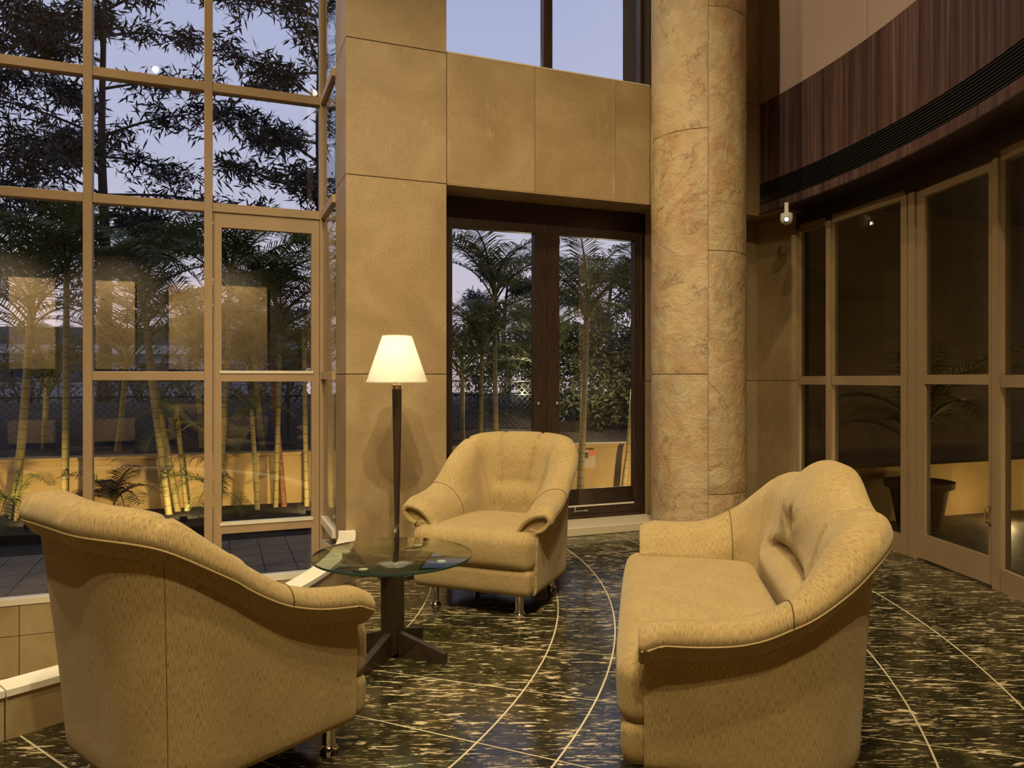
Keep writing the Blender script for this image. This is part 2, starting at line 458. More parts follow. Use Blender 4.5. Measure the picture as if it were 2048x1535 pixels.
for r in (3.96, 4.79, 5.12, 6.41, 6.88):
    a1 = math.radians(38)
    while w2l(CC[0]+r*math.cos(a1), CC[1]+r*math.sin(a1))[1] > -0.02: a1 -= 0.01
    MB().arcwall(CC, r-0.004, r+0.004, math.radians(-115), a1, -0.006, 0.0012, 110).build('inlay_strip', 'cream_inlay', floor)

# ------------------------------------------------------------------ low curved kerb with cream cap, sunken area behind it
KC, KR = (-4.5, 5.1), 3.36
ka0, ka1 = math.radians(-125), math.radians(15.2)
kerb = MB().arcwall(KC, KR-0.115, KR-0.018, ka0, ka1, -1.30, 0.165, 120).build('wall_kerb', 'joint_dark')
tag(kerb, 'low curved tiled kerb edging the raised floor, cream stone cap', kind='structure')
nk = 15
for i in range(nk):
    a = ka0+(ka1-ka0)*i/nk; bb = ka0+(ka1-ka0)*(i+1)/nk; g = 0.0008
    MB().arcwall(KC, KR-0.11, KR-0.005, a+g, bb-g, -0.004, 0.166, 10).build('kerb_tile', 'tan_tile', kerb)
    MB().arcwall(KC, KR-0.125, KR+0.006, a+g, bb-g, 0.170, 0.196, 10).build('cap_stone', 'cream_cap', kerb)
pit = MB().box(-6.5, 0.02, -11, 1.40, -1.18, -1.08).build('floor_pit', 'tan_tile'); wallframe(pit)
tag(pit, 'lower floor of the sunken area behind the kerb', kind='structure')

# ------------------------------------------------------------------ stone wall: pier, beam, wall behind column
wall = MB()
wall.box(0.012, 0.817, 0.012, 0.55, -1.2, CEIL)                    # pier
wall.box(0.83, 4.10, 0.012, 0.50, 3.035, 4.115)                    # beam over the window
wall.box(3.0, 4.33, 0.352, 0.5, -0.2, 3.02)                        # recessed wall behind the column
wall.box(2.80, 4.10, 0.012, 0.5, 4.115, CEIL)
wallo = wallframe(wall.build('wall_front', 'joint_dark')); tag(wallo, 'tan stone panelled wall with square pier and beam', kind='structure')
ZR = [(-1.2, -0.003), (0.0, 1.434), (1.440, 3.022), (3.028, 4.112), (4.118, 5.7), (5.706, CEIL)]
for z0, z1 in ZR:
    bevel(MB().box(0.0, 0.829, 0.0, 0.03, z0, z1).build('stone_panel', 'tan_stone', wallo), 0.0025)
    bevel(MB().box(0.0, 0.03, 0.0325, 0.55, z0, z1).build('stone_panel', 'tan_stone', wallo), 0.0025)
    MB().box(0.80, 0.829, 0.0325, 0.50, z0, z1).build('stone_panel', 'tan_stone', wallo)
for a, b_ in ((0.835, 1.632), (1.637, 2.438), (2.443, 3.24), (3.245, 4.085)):
    bevel(MB().box(a, b_, 0.0, 0.03, 3.028, 4.118).build('stone_panel', 'tan_stone', wallo), 0.0025)
    MB().box(a, b_, 0.0, 0.36, 3.018, 3.0275).build('soffit_panel', 'tan_stone', wallo)
    if a > 2.4: MB().box(max(a, 2.82), b_, 0.0, 0.03, 4.124, CEIL).build('stone_panel', 'tan_stone', wallo)
for z0, z1 in ((0.0, 1.378), (1.384, 3.018)):
    MB().box(2.9, 3.66, 0.34, 0.37, z0, z1).build('stone_panel', 'tan_stone', wallo)
    MB().box(3.665, 4.325, 0.34, 0.37, z0, z1).build('stone_panel', 'tan_stone', wallo)
# return wall between the stone wall and the round glazing
ret = wallframe(MB().box(4.33, 4.5, -0.20, 0.5, -0.1, 3.03).build('wall_return', 'joint_dark')); tag(ret, 'narrow stone return wall beside the round glazing', kind='structure')
for z0, z1 in ((0.0, 1.378), (1.384, 3.018)):
    MB().box(4.318, 4.34, -0.205, 0.335, z0, z1).build('stone_panel', 'tan_stone', ret)

MB().box(4.06, 4.52, -0.30, 0.5, 3.022, 3.20).build('corner_block', 'tan_stone', ret)

# ------------------------------------------------------------------ stone column
ct = w2l(*pxd(1396, 6.75)); cxy = pxd(1396, 6.75)
colr = 0.415
column = empty('stone_column', (cxy[0], cxy[1], 0)); tag(column, 'tall round column clad in rough cream and rust stone', 'column')
MB().lathe([(colr-0.02, 0), (colr-0.02, CEIL)], 40).build('core', 'joint_dark', column, True)
fa = math.atan2(-cxy[1], -cxy[0])
def ang_at(pxx):
    k = (pxx-1024)/FPX; # ray meets the column's near side
    A = k*k+1; B = -2*(k*cxy[0]+cxy[1]); C_ = cxy[0]**2+cxy[1]**2-colr**2
    s = (-B-math.sqrt(max(B*B-4*A*C_, 0)))/(2*A)
    return math.atan2(s-cxy[1], k*s-cxy[0])
aj = ang_at(1416.5)
for q in range(4):
    a0 = aj+q*PI/2; a1 = a0+PI/2
    zs = [-1.65, 0.42, 2.485, 4.55, 6.6, 8.6] if q in (0, 2) else [-0.60, 1.44, 3.52, 5.58, 7.7]
    for z0, z1 in zip(zs, zs[1:]):
        z0, z1 = max(z0, 0.0), min(z1, CEIL)
        if z1-z0 < 0.05: continue
        mb = MB(); nA, nZ = 22, max(3, int((z1-z0)/0.06)); off = R.uniform(0, 50)
        vs, fs = [], []
        g = 0.0045
        for j in range(nZ+1):
            z = z0+0.003+(z1-z0-0.006)*j/nZ
            for i in range(nA+1):
                a = a0+g+(a1-a0-2*g)*i/nA
                rr = colr+0.004*noise.noise(Vector((a*4+off, z*3, off)))+0.003*noise.noise(Vector((a*13+off, z*10, off)))
                if i in (0, nA) or j in (0, nZ): rr -= 0.003
                vs.append((rr*math.cos(a), rr*math.sin(a), z))
        for j in range(nZ):
            for i in range(nA):
                q0 = j*(nA+1)+i; fs.append((q0, q0+1, q0+nA+2, q0+nA+1))
        # edges back to the core
        n0 = len(vs)
        loop = [i for i in range(nA+1)]+[(j+1)*(nA+1)-1 for j in range(1, nZ+1)]+[nZ*(nA+1)+i for i in range(nA-1, -1, -1)]+[j*(nA+1) for j in range(nZ-1, 0, -1)]
        for i in loop:
            x, y, z = vs[i]; l = math.hypot(x, y); vs.append((x/l*(colr-0.025), y/l*(colr-0.025), z))
        for i in range(len(loop)):
            fs.append((loop[i], n0+i, n0+(i+1)%len(loop), loop[(i+1)%len(loop)]))
        mb.add(vs, fs); mb.build('stone_panel', 'column_stone', column, True, math.radians(50))

# ------------------------------------------------------------------ dark casement window in the stone wall
win2 = MB()
Y0 = 0.34; YW = Y0+0.02
win2.box(0.832, 2.96, Y0, Y0+0.12, 2.90, 3.017); win2.box(0.832, 2.96, Y0, Y0+0.12, 0.075, 0.12)
win2.box(0.832, 0.872, Y0, Y0+0.12, 0.12, 2.90); win2.box(2.90, 2.96, Y0, Y0+0.12, 0.12, 2.90)
win2o = wallframe(win2.build('window_2', 'dark_wood')); tag(win2o, 'dark timber casement window between pier and column', kind='structure')
def t_at(pxx, yl):      # along-wall coordinate of a pixel column on a plane yl behind the wall
    k = (pxx-1024)/FPX
    ox, oy = P0[0]+yl*WV[0], P0[1]+yl*WV[1]
    return (k*oy-ox)/(WU[0]-k*WU[1])
gx = [t_at(904, Y0), t_at(1068, Y0), t_at(1118, Y0), t_at(1268, Y0)]
mid = t_at(1093, Y0); xr = 2.90
zt, zb = 2.74, 0.19
for (sa, ga, gb, sb) in ((0.874, gx[0], gx[1], mid-0.002), (mid+0.002, gx[2], gx[3], xr-0.002)):
    MB().box(sa, ga, YW-0.03, YW+0.04, 0.122, 2.898).build('stile', 'dark_wood', win2o)
    MB().box(gb, sb, YW-0.03, YW+0.04, 0.122, 2.898).build('stile', 'dark_wood', win2o)
    MB().box(ga, gb, YW-0.03, YW+0.04, zt, 2.898).build('rail', 'dark_wood', win2o)
    MB().box(ga, gb, YW-0.03, YW+0.04, 0.122, zb).build('rail', 'dark_wood', win2o)
    MB().box(ga, gb, YW+0.0, YW+0.008, zb, zt).build('pane', 'window_glass', win2o)
    MB().box(ga, gb, YW-0.022, YW-0.008, zb, zb+0.012).build('glazing_bead', 'bead_light', win2o)
    MB().box(ga, gb, YW+0.02, YW+0.035, zb, zb+0.16).build('kick_rail', 'dark_wood', win2o)
    hz = 1.17
    mbk = MB(); hx = gb+0.04 if gb < mid else ga-0.02
    mbk.lathe([(0.010, hz-0.014), (0.013, hz-0.006), (0.013, hz+0.006), (0.010, hz+0.014)], 12, (hx if gb < mid else ga-0.025, YW-0.034))
    mbk.build('latch_knob', 'grey_metal', win2o, True)
bx = t_at(1148, Y0)
mbk = MB().tube([(bx, YW-0.045, 0.155), (bx+0.13, YW-0.045, 0.155)], 0.006, 8)
mbk.box(bx-0.006, bx+0.006, YW-0.05, YW-0.03, 0.145, 0.19); mbk.box(bx+0.1, bx+0.135, YW-0.05, YW-0.03, 0.147, 0.163)
mbk.build('bolt', 'grey_metal', win2o)
sill = wallframe(bevel(MB().box(0.832, 2.97, -0.035, 0.345, 0.0, 0.075).build('window_sill', 'cream_inlay'), 0.006)); tag(sill, 'pale stone sill under the dark casement window', kind='structure')

# ------------------------------------------------------------------ clerestory window above the beam
win4 = wallframe(MB().box(0.832, 2.81, 0.10, 0.16, CEIL-0.08, CEIL).build('window_4', 'dark_wood')); tag(win4, 'high window above the stone beam with dark mullions', kind='structure')
MB().box(0.832, 2.80, 0.0, 0.20, 4.120, 4.133).build('ledge', 'cream_inlay', win4)
ma, mb_ = t_at(1087, 0.1), t_at(1104, 0.1); na, nb = t_at(1280, 0.1), t_at(1297, 0.1)
MB().box(ma, mb_, 0.09, 0.17, 4.135, CEIL-0.08).build('mullion', 'dark_wood', win4)
MB().box(na, nb, 0.09, 0.17, 4.135, CEIL-0.08).build('mullion', 'dark_wood', win4)
MB().box(nb, nb+0.05, 0.10, 0.16, 4.135, CEIL-0.08).build('frame_edge', 'bead_light', win4)
MB().box(0.832, ma, 0.125, 0.133, 4.135, CEIL-0.08).build('pane', 'window_glass', win4)
MB().box(mb_, na, 0.125, 0.133, 4.135, CEIL-0.08).build('pane', 'window_glass', win4)

# ------------------------------------------------------------------ tall left glazing and its return
YG = 1.35; ZB = -0.46
mulx = [0.0, -1.02, -1.98, -2.97, -3.95, -4.93, -5.91]
win1 = wallframe(MB().box(-6.0, 0.035, YG-0.06, YG+0.06, CEIL-0.1, CEIL).build('window_1', 'champagne_frame')); tag(win1, 'tall beige framed curtain glazing looking onto the palm garden', kind='structure')
for i, xm in enumerate(mulx):
    bevel(MB().box(xm-0.036, xm+0.036, YG-0.055, YG+0.06, ZB-0.02, CEIL-0.1).build('mullion', 'champagne_frame', win1), 0.004)
rails = (4.045, 2.955)
for a, b_ in zip(mulx[1:], mulx):
    x0, x1 = a+0.036, b_-0.036
    zs = [ZB+0.035]
    i = mulx.index(b_)
    if i <= 1: zs.append(1.43)
    if i == 0: zs += [0.06]
    for z in rails: 
        bevel(MB().box(x0, x1, YG-0.05, YG+0.05, z-0.04, z+0.04).build('transom', 'champagne_frame', win1), 0.004)
    MB().box(x0, x1, YG-0.06, YG+0.05, ZB-0.02, ZB+0.03).build('bottom_rail', 'cream_cap', win1)
    lv = [ZB+0.03, 2.915]
    if i == 1:
        bevel(MB().box(x0, x1, YG-0.05, YG+0.05, 1.385, 1.465).build('transom', 'champagne_frame', win1), 0.004)
        MB().box(x0, x1, YG-0.004, YG+0.004, ZB+0.03, 1.385).build('pane', 'window_glass', win1)
        MB().box(x0, x1, YG-0.004, YG+0.004, 1.465, 2.915).build('pane', 'window_glass', win1)
    elif i > 1:
        MB().box(x0, x1, YG-0.004, YG+0.004, ZB+0.03, 2.915).build('pane', 'window_glass', win1)
    MB().box(x0, x1, YG-0.004, YG+0.004, 2.995, 4.005).build('pane', 'window_glass', win1)
    MB().box(x0, x1, YG-0.004, YG+0.004, 4.085, CEIL-0.1).build('pane', 'window_glass', win1)
# the door leaf in the bay next to the pier
x0, x1 = mulx[1]+0.036, mulx[0]-0.036
d1 = wallframe(MB().box(x0+0.004, x1-0.004, YG-0.035, YG+0.035, 2.78, 2.91).build('door_1', 'champagne_frame')); tag(d1, 'beige framed glass garden door beside the pier', kind='structure')
MB().box(x0+0.004, x0+0.075, YG-0.035, YG+0.035, ZB+0.03, 2.78).build('stile', 'champagne_frame', d1)
MB().box(x1-0.075, x1-0.004, YG-0.035, YG+0.035, ZB+0.03, 2.78).build('stile', 'champagne_frame', d1)
for z in (1.42, 0.03):
    MB().box(x0+0.075, x1-0.075, YG-0.035, YG+0.035, z-0.045, z+0.03).build('rail', 'champagne_frame', d1)
    MB().box(x0+0.06, x1-0.06, YG-0.045, YG+0.03, z+0.03, z+0.055).build('rail_cap', 'cream_cap', d1)
MB().box(x0+0.075, x1-0.075, YG-0.004, YG+0.004, 1.475, 2.78).build('pane', 'window_glass', d1)
MB().box(x0+0.075, x1-0.075, YG-0.004, YG+0.004, 0.085, 1.375).build('pane', 'window_glass', d1)
MB().box(x0+0.075, x1-0.075, YG-0.004, YG+0.004, ZB+0.03, -0.015).build('pane', 'window_glass', d1)
# return facet
for z in rails+(1.43, 0.06):
    MB().box(-0.03, 0.03, 0.555, YG-0.055, z-0.035, z+0.035).build('transom', 'champagne_frame' if z > 0.5 else 'cream_cap', win1)
for z0, z1 in ((ZB, 0.025), (0.095, 1.395), (1.465, 2.92), (2.99, 4.01), (4.08, CEIL)):
    MB().box(-0.004, 0.004, 0.555, YG-0.055, z0, z1).build('pane', 'window_glass', win1)
# tiled upstand under the glazing
up = wallframe(MB().box(-6.2, 0.04, YG-0.045, YG+0.10, -1.2, ZB-0.022).build('wall_upstand', 'joint_dark')); tag(up, 'tan tiled upstand below the tall glazing', kind='structure')
MB().box(0.0, 0.05, 0.55, YG-0.045, -1.2, ZB-0.01).build('return_base', 'tan_tile', up)
MB().box(-0.03, 0.05, 0.55, YG-0.055, ZB-0.01, ZB+0.04).build('return_cap', 'cream_cap', up)
for i in range(15):
    a = -0.05-0.405*(i+1)
    for z0, z1 in ((-0.735, ZB-0.026), (-1.075, -0.741)):
        MB().box(a+0.003, a+0.402, YG-0.052, YG-0.04, z0, z1).build('upstand_tile', 'tan_tile', up)
sock = wallframe(MB().box(0.02, 0.05, 0.75, 0.83, 0.28, 0.36).build('socket_box', 'white_plastic'))
sock2 = MB().box(0.012, 0.02, 0.77, 0.81, 0.30, 0.34).build('socket_face', 'sign_grey', sock)
tag(sock, 'small white wall box on the glass return beside the pier', 'wall box')

# ------------------------------------------------------------------ round fascia on the right: mauve panels, copper band, grille
th_c = math.radians(20.3)
fas = MB().arcwall(CC, RF+0.02, RF+0.30, math.radians(-33), th_c, 3.04, CEIL, 60).build('wall_right', 'joint_dark')
tag(fas, 'curved upper wall of mauve panels above a copper band', kind='structure')
edges = [th_c, theta(1596, RF), theta(1735, RF), theta(1900, RF)]
while edges[-1] > math.radians(-33): edges.append(edges[-1]-math.radians(7.0))
def arc_uv(name, mat, parent, r0, r1, a0, a1, z0, z1, n=10):
    me = MB().arcwall(CC, r0, r1, a0, a1, z0, z1, n).mesh(name, mat)
    uvl = me.uv_layers.new()
    for lp in me.loops:
        co = me.vertices[lp.vertex_index].co
        uvl.data[lp.index].uv = (math.atan2(co.y-CC[1], co.x-CC[0])*RF, co.z)
    return link(name, me, parent)
for a, b_ in zip(edges, edges[1:]):
    g = 0.0005
    arc_uv('mauve_panel', 'mauve_panel', fas, RF, RF+0.03, b_+g, a-g, 4.115, CEIL)
    arc_uv('copper_panel', 'copper_band', fas, RF-0.004, RF+0.03, b_+g, a-g, 3.325, 4.11)
    arc_uv('copper_strip', 'copper_band', fas, RF-0.004, RF+0.03, b_+g, a-g, 3.035, 3.115)
gr0 = MB().arcwall(CC, RF+0.022, RF+0.05, math.radians(-33), th_c, 3.115, 3.325, 60).build('grille_back', 'black_metal', fas)
for i in range(9):
    z = 3.122+i*0.0225
    MB().arcwall(CC, RF-0.004, RF+0.03, math.radians(-33), th_c, z, z+0.011, 60).build('grille_slat', 'black_metal', fas)
sof = MB().arcwall(CC, RF-0.004, RG+0.08, math.radians(-33), math.radians(21.5), 3.025, 3.037, 60).build('ceiling_soffit', 'dark_wood'); tag(sof, 'dark soffit under the copper band', kind='structure')

# ------------------------------------------------------------------ round outer glazing with door
cut = [theta(1597, RG), theta(1664, RG), theta(1825, RG), theta(2003, RG)]
while cut[-1] > math.radians(-26): cut.append(cut[-1]-math.radians(7.2))
def on(a, r=RG): return (CC[0]+r*math.cos(a), CC[1]+r*math.sin(a))
win3 = MB().arcwall(CC, RG-0.03, RG+0.05, cut[-1], cut[0], 2.86, 3.024, 50).build('window_3', 'dark_wood'); tag(win3, 'curved brown framed glazing on the right looking into the dark', kind='structure')
def seg_box(a0, a1, z0, z1, th_, off=0.0, inset=0.0):
    p, q = Vector(on(a0, RG+off)), Vector(on(a1, RG+off)); d = (q-p).normalized(); p += d*inset; q -= d*inset
    nn = Vector((-d.y, d.x))*th_/2
    return MB().add([(*(p-nn), z0), (*(q-nn), z0), (*(q+nn), z0), (*(p+nn), z0), (*(p-nn), z1), (*(q-nn), z1), (*(q+nn), z1), (*(p+nn), z1)],
                    [(0,3,2,1),(4,5,6,7),(0,1,5,4),(1,2,6,5),(2,3,7,6),(3,0,4,7)])
for i, a in enumerate(cut):
    w = 0.035
    if i == 2:
        seg_box(a+0.0105, a+0.0012, 0, 2.86, 0.09).build('mullion', 'darker_frame', win3)
        seg_box(a-0.0012, a-0.0105, 0, 2.86, 0.09).build('mullion', 'darker_frame', win3)
        seg_box(a+0.0012, a-0.0012, 0, 2.86, 0.05, 0.02).build('gasket', 'black_metal', win3)
    else:
        seg_box(a+w/RG/1.2, a-w/RG/1.2, 0, 2.86, 0.09).build('mullion', 'darker_frame', win3)
for i, (a, b_) in enumerate(zip(cut, cut[1:])):
    ins = 0.05 if i < 2 or i > 2 else 0.06
    if i == 2: continue
    seg_box(a, b_, 2.83, 2.90, 0.07, 0, ins).build('rail', 'darker_frame', win3)
    seg_box(a, b_, 1.345, 1.425, 0.07, 0, ins).build('rail', 'darker_frame', win3)
    seg_box(a, b_, 0.0, 0.15, 0.07, 0, ins).build('bottom_rail', 'darker_frame', win3)
    seg_box(a, b_, 0.15, 1.345, 0.008, 0, ins).build('pane', 'tinted_glass', win3)
    seg_box(a, b_, 1.425, 2.83, 0.008, 0, ins).build('pane', 'tinted_glass', win3)
a, b_ = cut[2]-0.0115, cut[3]+0.006
d2 = seg_box(a, b_, 2.80, 2.86, 0.05).build('door_2', 'darker_frame'); tag(d2, 'brown framed glass door in the curved glazing', kind='structure')
wst = 0.085/RG
seg_box(a, a-wst, 0.012, 2.80, 0.05).build('stile', 'darker_frame', d2)
seg_box(b_+wst*0.55, b_, 0.012, 2.80, 0.05).build('stile', 'darker_frame', d2)
seg_box(a-wst, b_+wst*0.55, 1.36, 1.43, 0.05).build('rail', 'darker_frame', d2)
seg_box(a-wst, b_+wst*0.55, 0.012, 0.20, 0.05).build('bottom_rail', 'darker_frame', d2)
seg_box(a-wst, b_+wst*0.55, 0.20, 1.36, 0.008).build('pane', 'tinted_glass', d2)
seg_box(a-wst, b_+wst*0.55, 1.43, 2.80, 0.008).build('pane', 'tinted_glass', d2)
hp = on(b_+wst*0.3, RG-0.03)
MB().tube([(hp[0], hp[1], 0.42), (hp[0]-0.03, hp[1], 0.44), (hp[0]-0.03, hp[1], 0.52), (hp[0], hp[1], 0.54)], 0.008, 8).build('handle', 'brass', d2)

# ------------------------------------------------------------------ ceiling, far walls of the hall (outside the view, mirrored in the glass)
c1 = wallframe(MB().box(-6.5, 0.5, -12, 1.45, CEIL, CEIL+0.1).build('ceiling', 'ceiling_paint')); tag(c1, 'plain cream ceiling high above the hall', kind='structure')
c2 = wallframe(MB().box(0.5, 8.0, -12, 0.5, CEIL, CEIL+0.1).build('ceiling_side', 'ceiling_paint')); tag(c2, 'plain cream ceiling above the seating', kind='structure')
wb = wallframe(MB().box(-6.5, 8.0, -9.3, -9.1, -1.2, CEIL).build('wall_back', 'dark_gallery')); tag(wb, 'dark back wall with stone piers', kind='structure')
for a, b_ in ((-6.2, -5.4), (-4.8, -4.0), (-3.27, -2.53), (-1.88, -1.16), (-1.15, 0.14), (0.9, 2.0), (2.8, 4.0)):
    MB().box(a, b_, -9.1, -9.0, 1.6, 3.45).build('stone_panel', 'tan_stone', wb)
    MB().box(a, b_, -9.1, -8.9, 0.1, 0.55).build('stone_panel', 'tan_stone', wb)
for i in range(12):
    a = -6.4+i*0.95
    if -2.7 < a < -1.9: continue
    MB().box(a, a+0.94, -9.1, -9.0, 5.5, 7.2).build('stone_panel', 'tan_stone', wb)
p_a = on(math.radians(-33.2), RG+0.05); p_b = l2w(4.2, -9.15)
ws = MB().bar((p_a[0], p_a[1], (CEIL-0.2)/2), (p_b[0], p_b[1], (CEIL-0.2)/2), 0.2, CEIL+0.2).build('wall_side', 'tan_tile'); tag(ws, 'plain tan side wall behind the viewer', kind='structure')
wl = wallframe(MB().box(-6.7, -6.5, -9.3, 1.45, -1.2, CEIL).build('wall_left', 'tan_tile')); tag(wl, 'tan wall closing the hall on the left', kind='structure')
fb = wallframe(MB().box(-6.5, 8.0, -9.1, -6.9, -0.13, -0.012).build('floor_back', 'granite_floor')); tag(fb, 'granite floor at the back of the hall', kind='structure')

# ------------------------------------------------------------------ small spotlight camera under the copper band
sp_ = (2.58, 7.05)
D_ = 6.95; sx_, sy_ = pxd(1573, D_); sz_ = zat(438, D_)
scam = empty('security_camera', (sx_, sy_, 0)); tag(scam, 'small white security camera with bright light under the copper band', 'camera')
MB().lathe([(0.03, sz_+0.055), (0.055, sz_+0.05), (0.057, sz_+0.0), (0.045, sz_-0.035), (0.02, sz_-0.05)], 20).build('housing', 'white_plastic', scam, True)
MB().lathe([(0.02, sz_+0.055), (0.02, 3.03)], 12).build('stem', 'white_plastic', scam)
fd = Vector((-sx_, -sy_)).normalized()
p_ = Vector((fd.x*0.05, fd.y*0.05, sz_-0.01))
lens = MB().tube([p_-Vector((fd.x, fd.y, -0.25))*0.01, p_+Vector((fd.x, fd.y, -0.25))*0.012], 0.026, 16).build('lens_ring', 'grey_metal', scam)
MB().tube([p_, p_+Vector((fd.x, fd.y, -0.25))*0.016], 0.016, 12).build('light', 'led', scam)
spot('camera_lamp', (sx_-0.05, sy_-0.02, sz_-0.08), (sx_+0.15, sy_+0.45, 0.2), 14, 0.85, 0.15, 0.02, (1, 0.86, 0.5))

# ------------------------------------------------------------------ upholstered seats
def rounded(name, size, r, mat, parent, loc, n=10, fn=None, uvs=1.0):
    sx, sy, sz = (s/2 for s in size)
    vd, vs, fs = {}, [], []
    def vid(p):
        k = tuple(round(c*2000) for c in p)
        if k not in vd: vd[k] = len(vs); vs.append(p)
        return vd[k]
    def pt(c):
        # c in [-1,1]^3 on the cube -> rounded box
        q = [c[i]*(sx, sy, sz)[i] for i in range(3)]
        inn = [max(-(s-r), min(s-r, v)) for v, s in zip(q, (sx, sy, sz))]
        d = Vector([a-b for a, b in zip(q, inn)])
        if d.length > 1e-9: d = d.normalized()*r
        return tuple(a+b for a, b in zip(inn, d))
    def gridv(half):
        # parameter values concentrated in the rounded rims
        k = max(2, n//3); e = (half-r)/half
        a = [-1+(1-e)*i/k for i in range(k)]
        m_ = [-e+2*e*i/n for i in range(n+1)]
        return a+m_+[-x for x in reversed(a)]
    G = [gridv(sx), gridv(sy), gridv(sz)]
    for ax in range(3):
        u, w = (ax+1)%3, (ax+2)%3
        for s in (-1, 1):
            for i in range(len(G[u])-1):
                for j in range(len(G[w])-1):
                    q = []
                    for a_, b__ in ((i, j), (i+1, j), (i+1, j+1), (i, j+1)):
                        c = [0, 0, 0]; c[ax] = s; c[u] = G[u][a_]; c[w] = G[w][b__]
                        q.append(vid(pt(c)))
                    if len(set(q)) >= 3: fs.append(tuple(dict.fromkeys(q)) if s > 0 else tuple(dict.fromkeys(q))[::-1])
    if fn: vs = [fn(*p) for p in vs]
    mb = MB(); mb.v = vs; mb.f = fs
    me = mb.mesh(name, mat, True)
    uvl = me.uv_layers.new()
    for pl in me.polygons:
        nn = pl.normal
        for li in pl.loop_indices:
            co = me.vertices[me.loops[li].vertex_index].co
            if abs(nn.x) > 0.7: uv = (co.y, co.z)
            else: uv = (co.x, co.z - co.y)
            uvl.data[li].uv = uv
    return link(name, me, parent, loc)

def seat(kind, W, yf, yb, rc, htab, dj, groove, Lb, Ls, seatz, name, label, cat):
    root = empty(name)
    tag(root, label, cat)
    hb = W/2-rc; arc = rc*PI/2; st = yb-rc-yf; Lh = hb+arc+st
    def path(d):
        s = 1 if d >= 0 else -1; a = abs(d)
        if a <= hb: return (s*a, yb, 0.0, 1.0)
        if a <= hb+arc:
            q = (a-hb)/rc; return (s*(hb+rc*math.sin(q)), yb-rc+rc*math.cos(q), s*math.sin(q), math.cos(q))
        return (s*W/2, yb-rc-(a-hb-arc), s*1.0, 0.0)
    def lean(d, z):
        bw = 1-smooth01(hb*0.7, hb+arc, abs(d))
        zz = max(0.0, (z-0.13)/0.85)
        return (Lb*bw+Ls*(1-bw))*zz**1.2
    def hcr(d): return interp(htab, abs(d))-0.028*(1-smooth01(-0.02, 0.07, Lh-abs(d)))
    def pos(d, o, z, fwd=0.0):
        x, y, nx, ny = path(d)
        k = o+lean(d, z)
        return (x+nx*k, y+ny*k-fwd, z)
    z_b = 0.13
    # outer shell
    ds = [-Lh+2*Lh*i/110 for i in range(111)]
    def shell_prof(d):
        h = hcr(d)-0.125
        pr = [(-0.10, z_b+0.02), (-0.02, z_b), (-0.006, z_b+0.008), (0.0, z_b+0.03)]
        for i in range(1, 13): pr.append((0.0, z_b+0.03+(h-z_b-0.03)*i/12))
        pr += [(-0.05, h+0.02), (-0.10, h), (-0.10, (h+z_b)/2)]
        return pr
    mb = MB(); npf = len(shell_prof(0)); vs = []; uvv = []
    for d in ds:
        for o, z in shell_prof(d): vs.append(pos(d, o, z)); uvv.append((d, z))
    fs = []
    for i in range(len(ds)-1):
        for j in range(npf):
            fs.append((i*npf+j, i*npf+(j+1)%npf, (i+1)*npf+(j+1)%npf, (i+1)*npf+j))
    fs += [tuple(range(npf)), tuple((len(ds)-1)*npf+k for k in range(npf))]
    mb.add(vs, fs)
    def fin(nm, mb_, uvv, parent=root, mat='fabric'):
        me = mb_.mesh(nm, mat, True, math.radians(55))
        uvl = me.uv_layers.new()
        for lp in me.loops: uvl.data[lp.index].uv = uvv[lp.vertex_index]
        return link(nm, me, parent)
    fin('outer_shell', mb, uvv)
    # seam under the roll
    # padded roll: back pad and two arm pads
    def ctrl(d):
        h = hcr(d); w = smooth01(dj+0.10, dj-0.22, abs(d)) if False else 1-smooth01(dj-0.20, dj+0.06, abs(d))
        B = [(-0.03, h-0.150), (0.018, h-0.132), (0.046, h-0.082), (0.046, h-0.045), (0.018, h-0.008), (-0.045, h+0.002), (-0.105, h-0.030), (-0.145, h-0.10)]
        zl = [0.58, 0.44, 0.36]
        hm = h-0.10
        B += [(-0.165, hm+(zl[0]-hm)*0.45), (-0.185, zl[0]), (-0.195, zl[1]), (-0.195, zl[2])]
        A = [(-0.03, h-0.135), (0.02, h-0.112), (0.060, h-0.060), (0.055, h-0.022), (0.022, h+0.002), (-0.030, h-0.001), (-0.085, h-0.022), (-0.130, h-0.058),
             (-0.162, h-0.102), (-0.182, max(h-0.155, 0.5)), (-0.186, 0.44), (-0.186, 0.36)]
        return [(a[0]*(1-w)+b[0]*w, a[1]*(1-w)+b[1]*w) for a, b in zip(A, B)]
    PER = 7
    def section(d, rec=False):
        c = catmull(ctrl(d), PER)
        e = Lh-abs(d); out = []
        h = hcr(d)
        flare = 0.022*smooth01(0.28, 0.02, e) if False else 0.024*(1-smooth01(0.0, 0.34, e))
        k = 1.0
        dl_ = 0.0
        e2 = e+0.018
        if e2 < 0.03: dl_ = 0.016*(1-math.sqrt(max(0.0, 1-(1-e2/0.03)**2)))
        if rec: dl_ = 0.030
        nn = len(c)
        for i, (o, z) in enumerate(c):
            v = i/(nn-1)
            g = groove(d, z, v)
            wi = smooth01(0.50, 0.62, v); wt = smooth01(0.22, 0.36, v)*(1-wi)
            o += g*wi; z -= g*wt
            out.append((o+flare, z))
        if dl_ > 0:
            o2 = []
            for i, (o, z) in enumerate(out):
                a_, b2 = out[max(i-1, 0)], out[min(i+1, nn-1)]
                tx_, tz_ = b2[0]-a_[0], b2[1]-a_[1]; l_ = math.hypot(tx_, tz_) or 1
                o2.append((o+tz_/l_*dl_*-1 if False else o-(-tz_/l_)*-dl_, z-(tx_/l_)*-dl_))
            out = o2
        return out
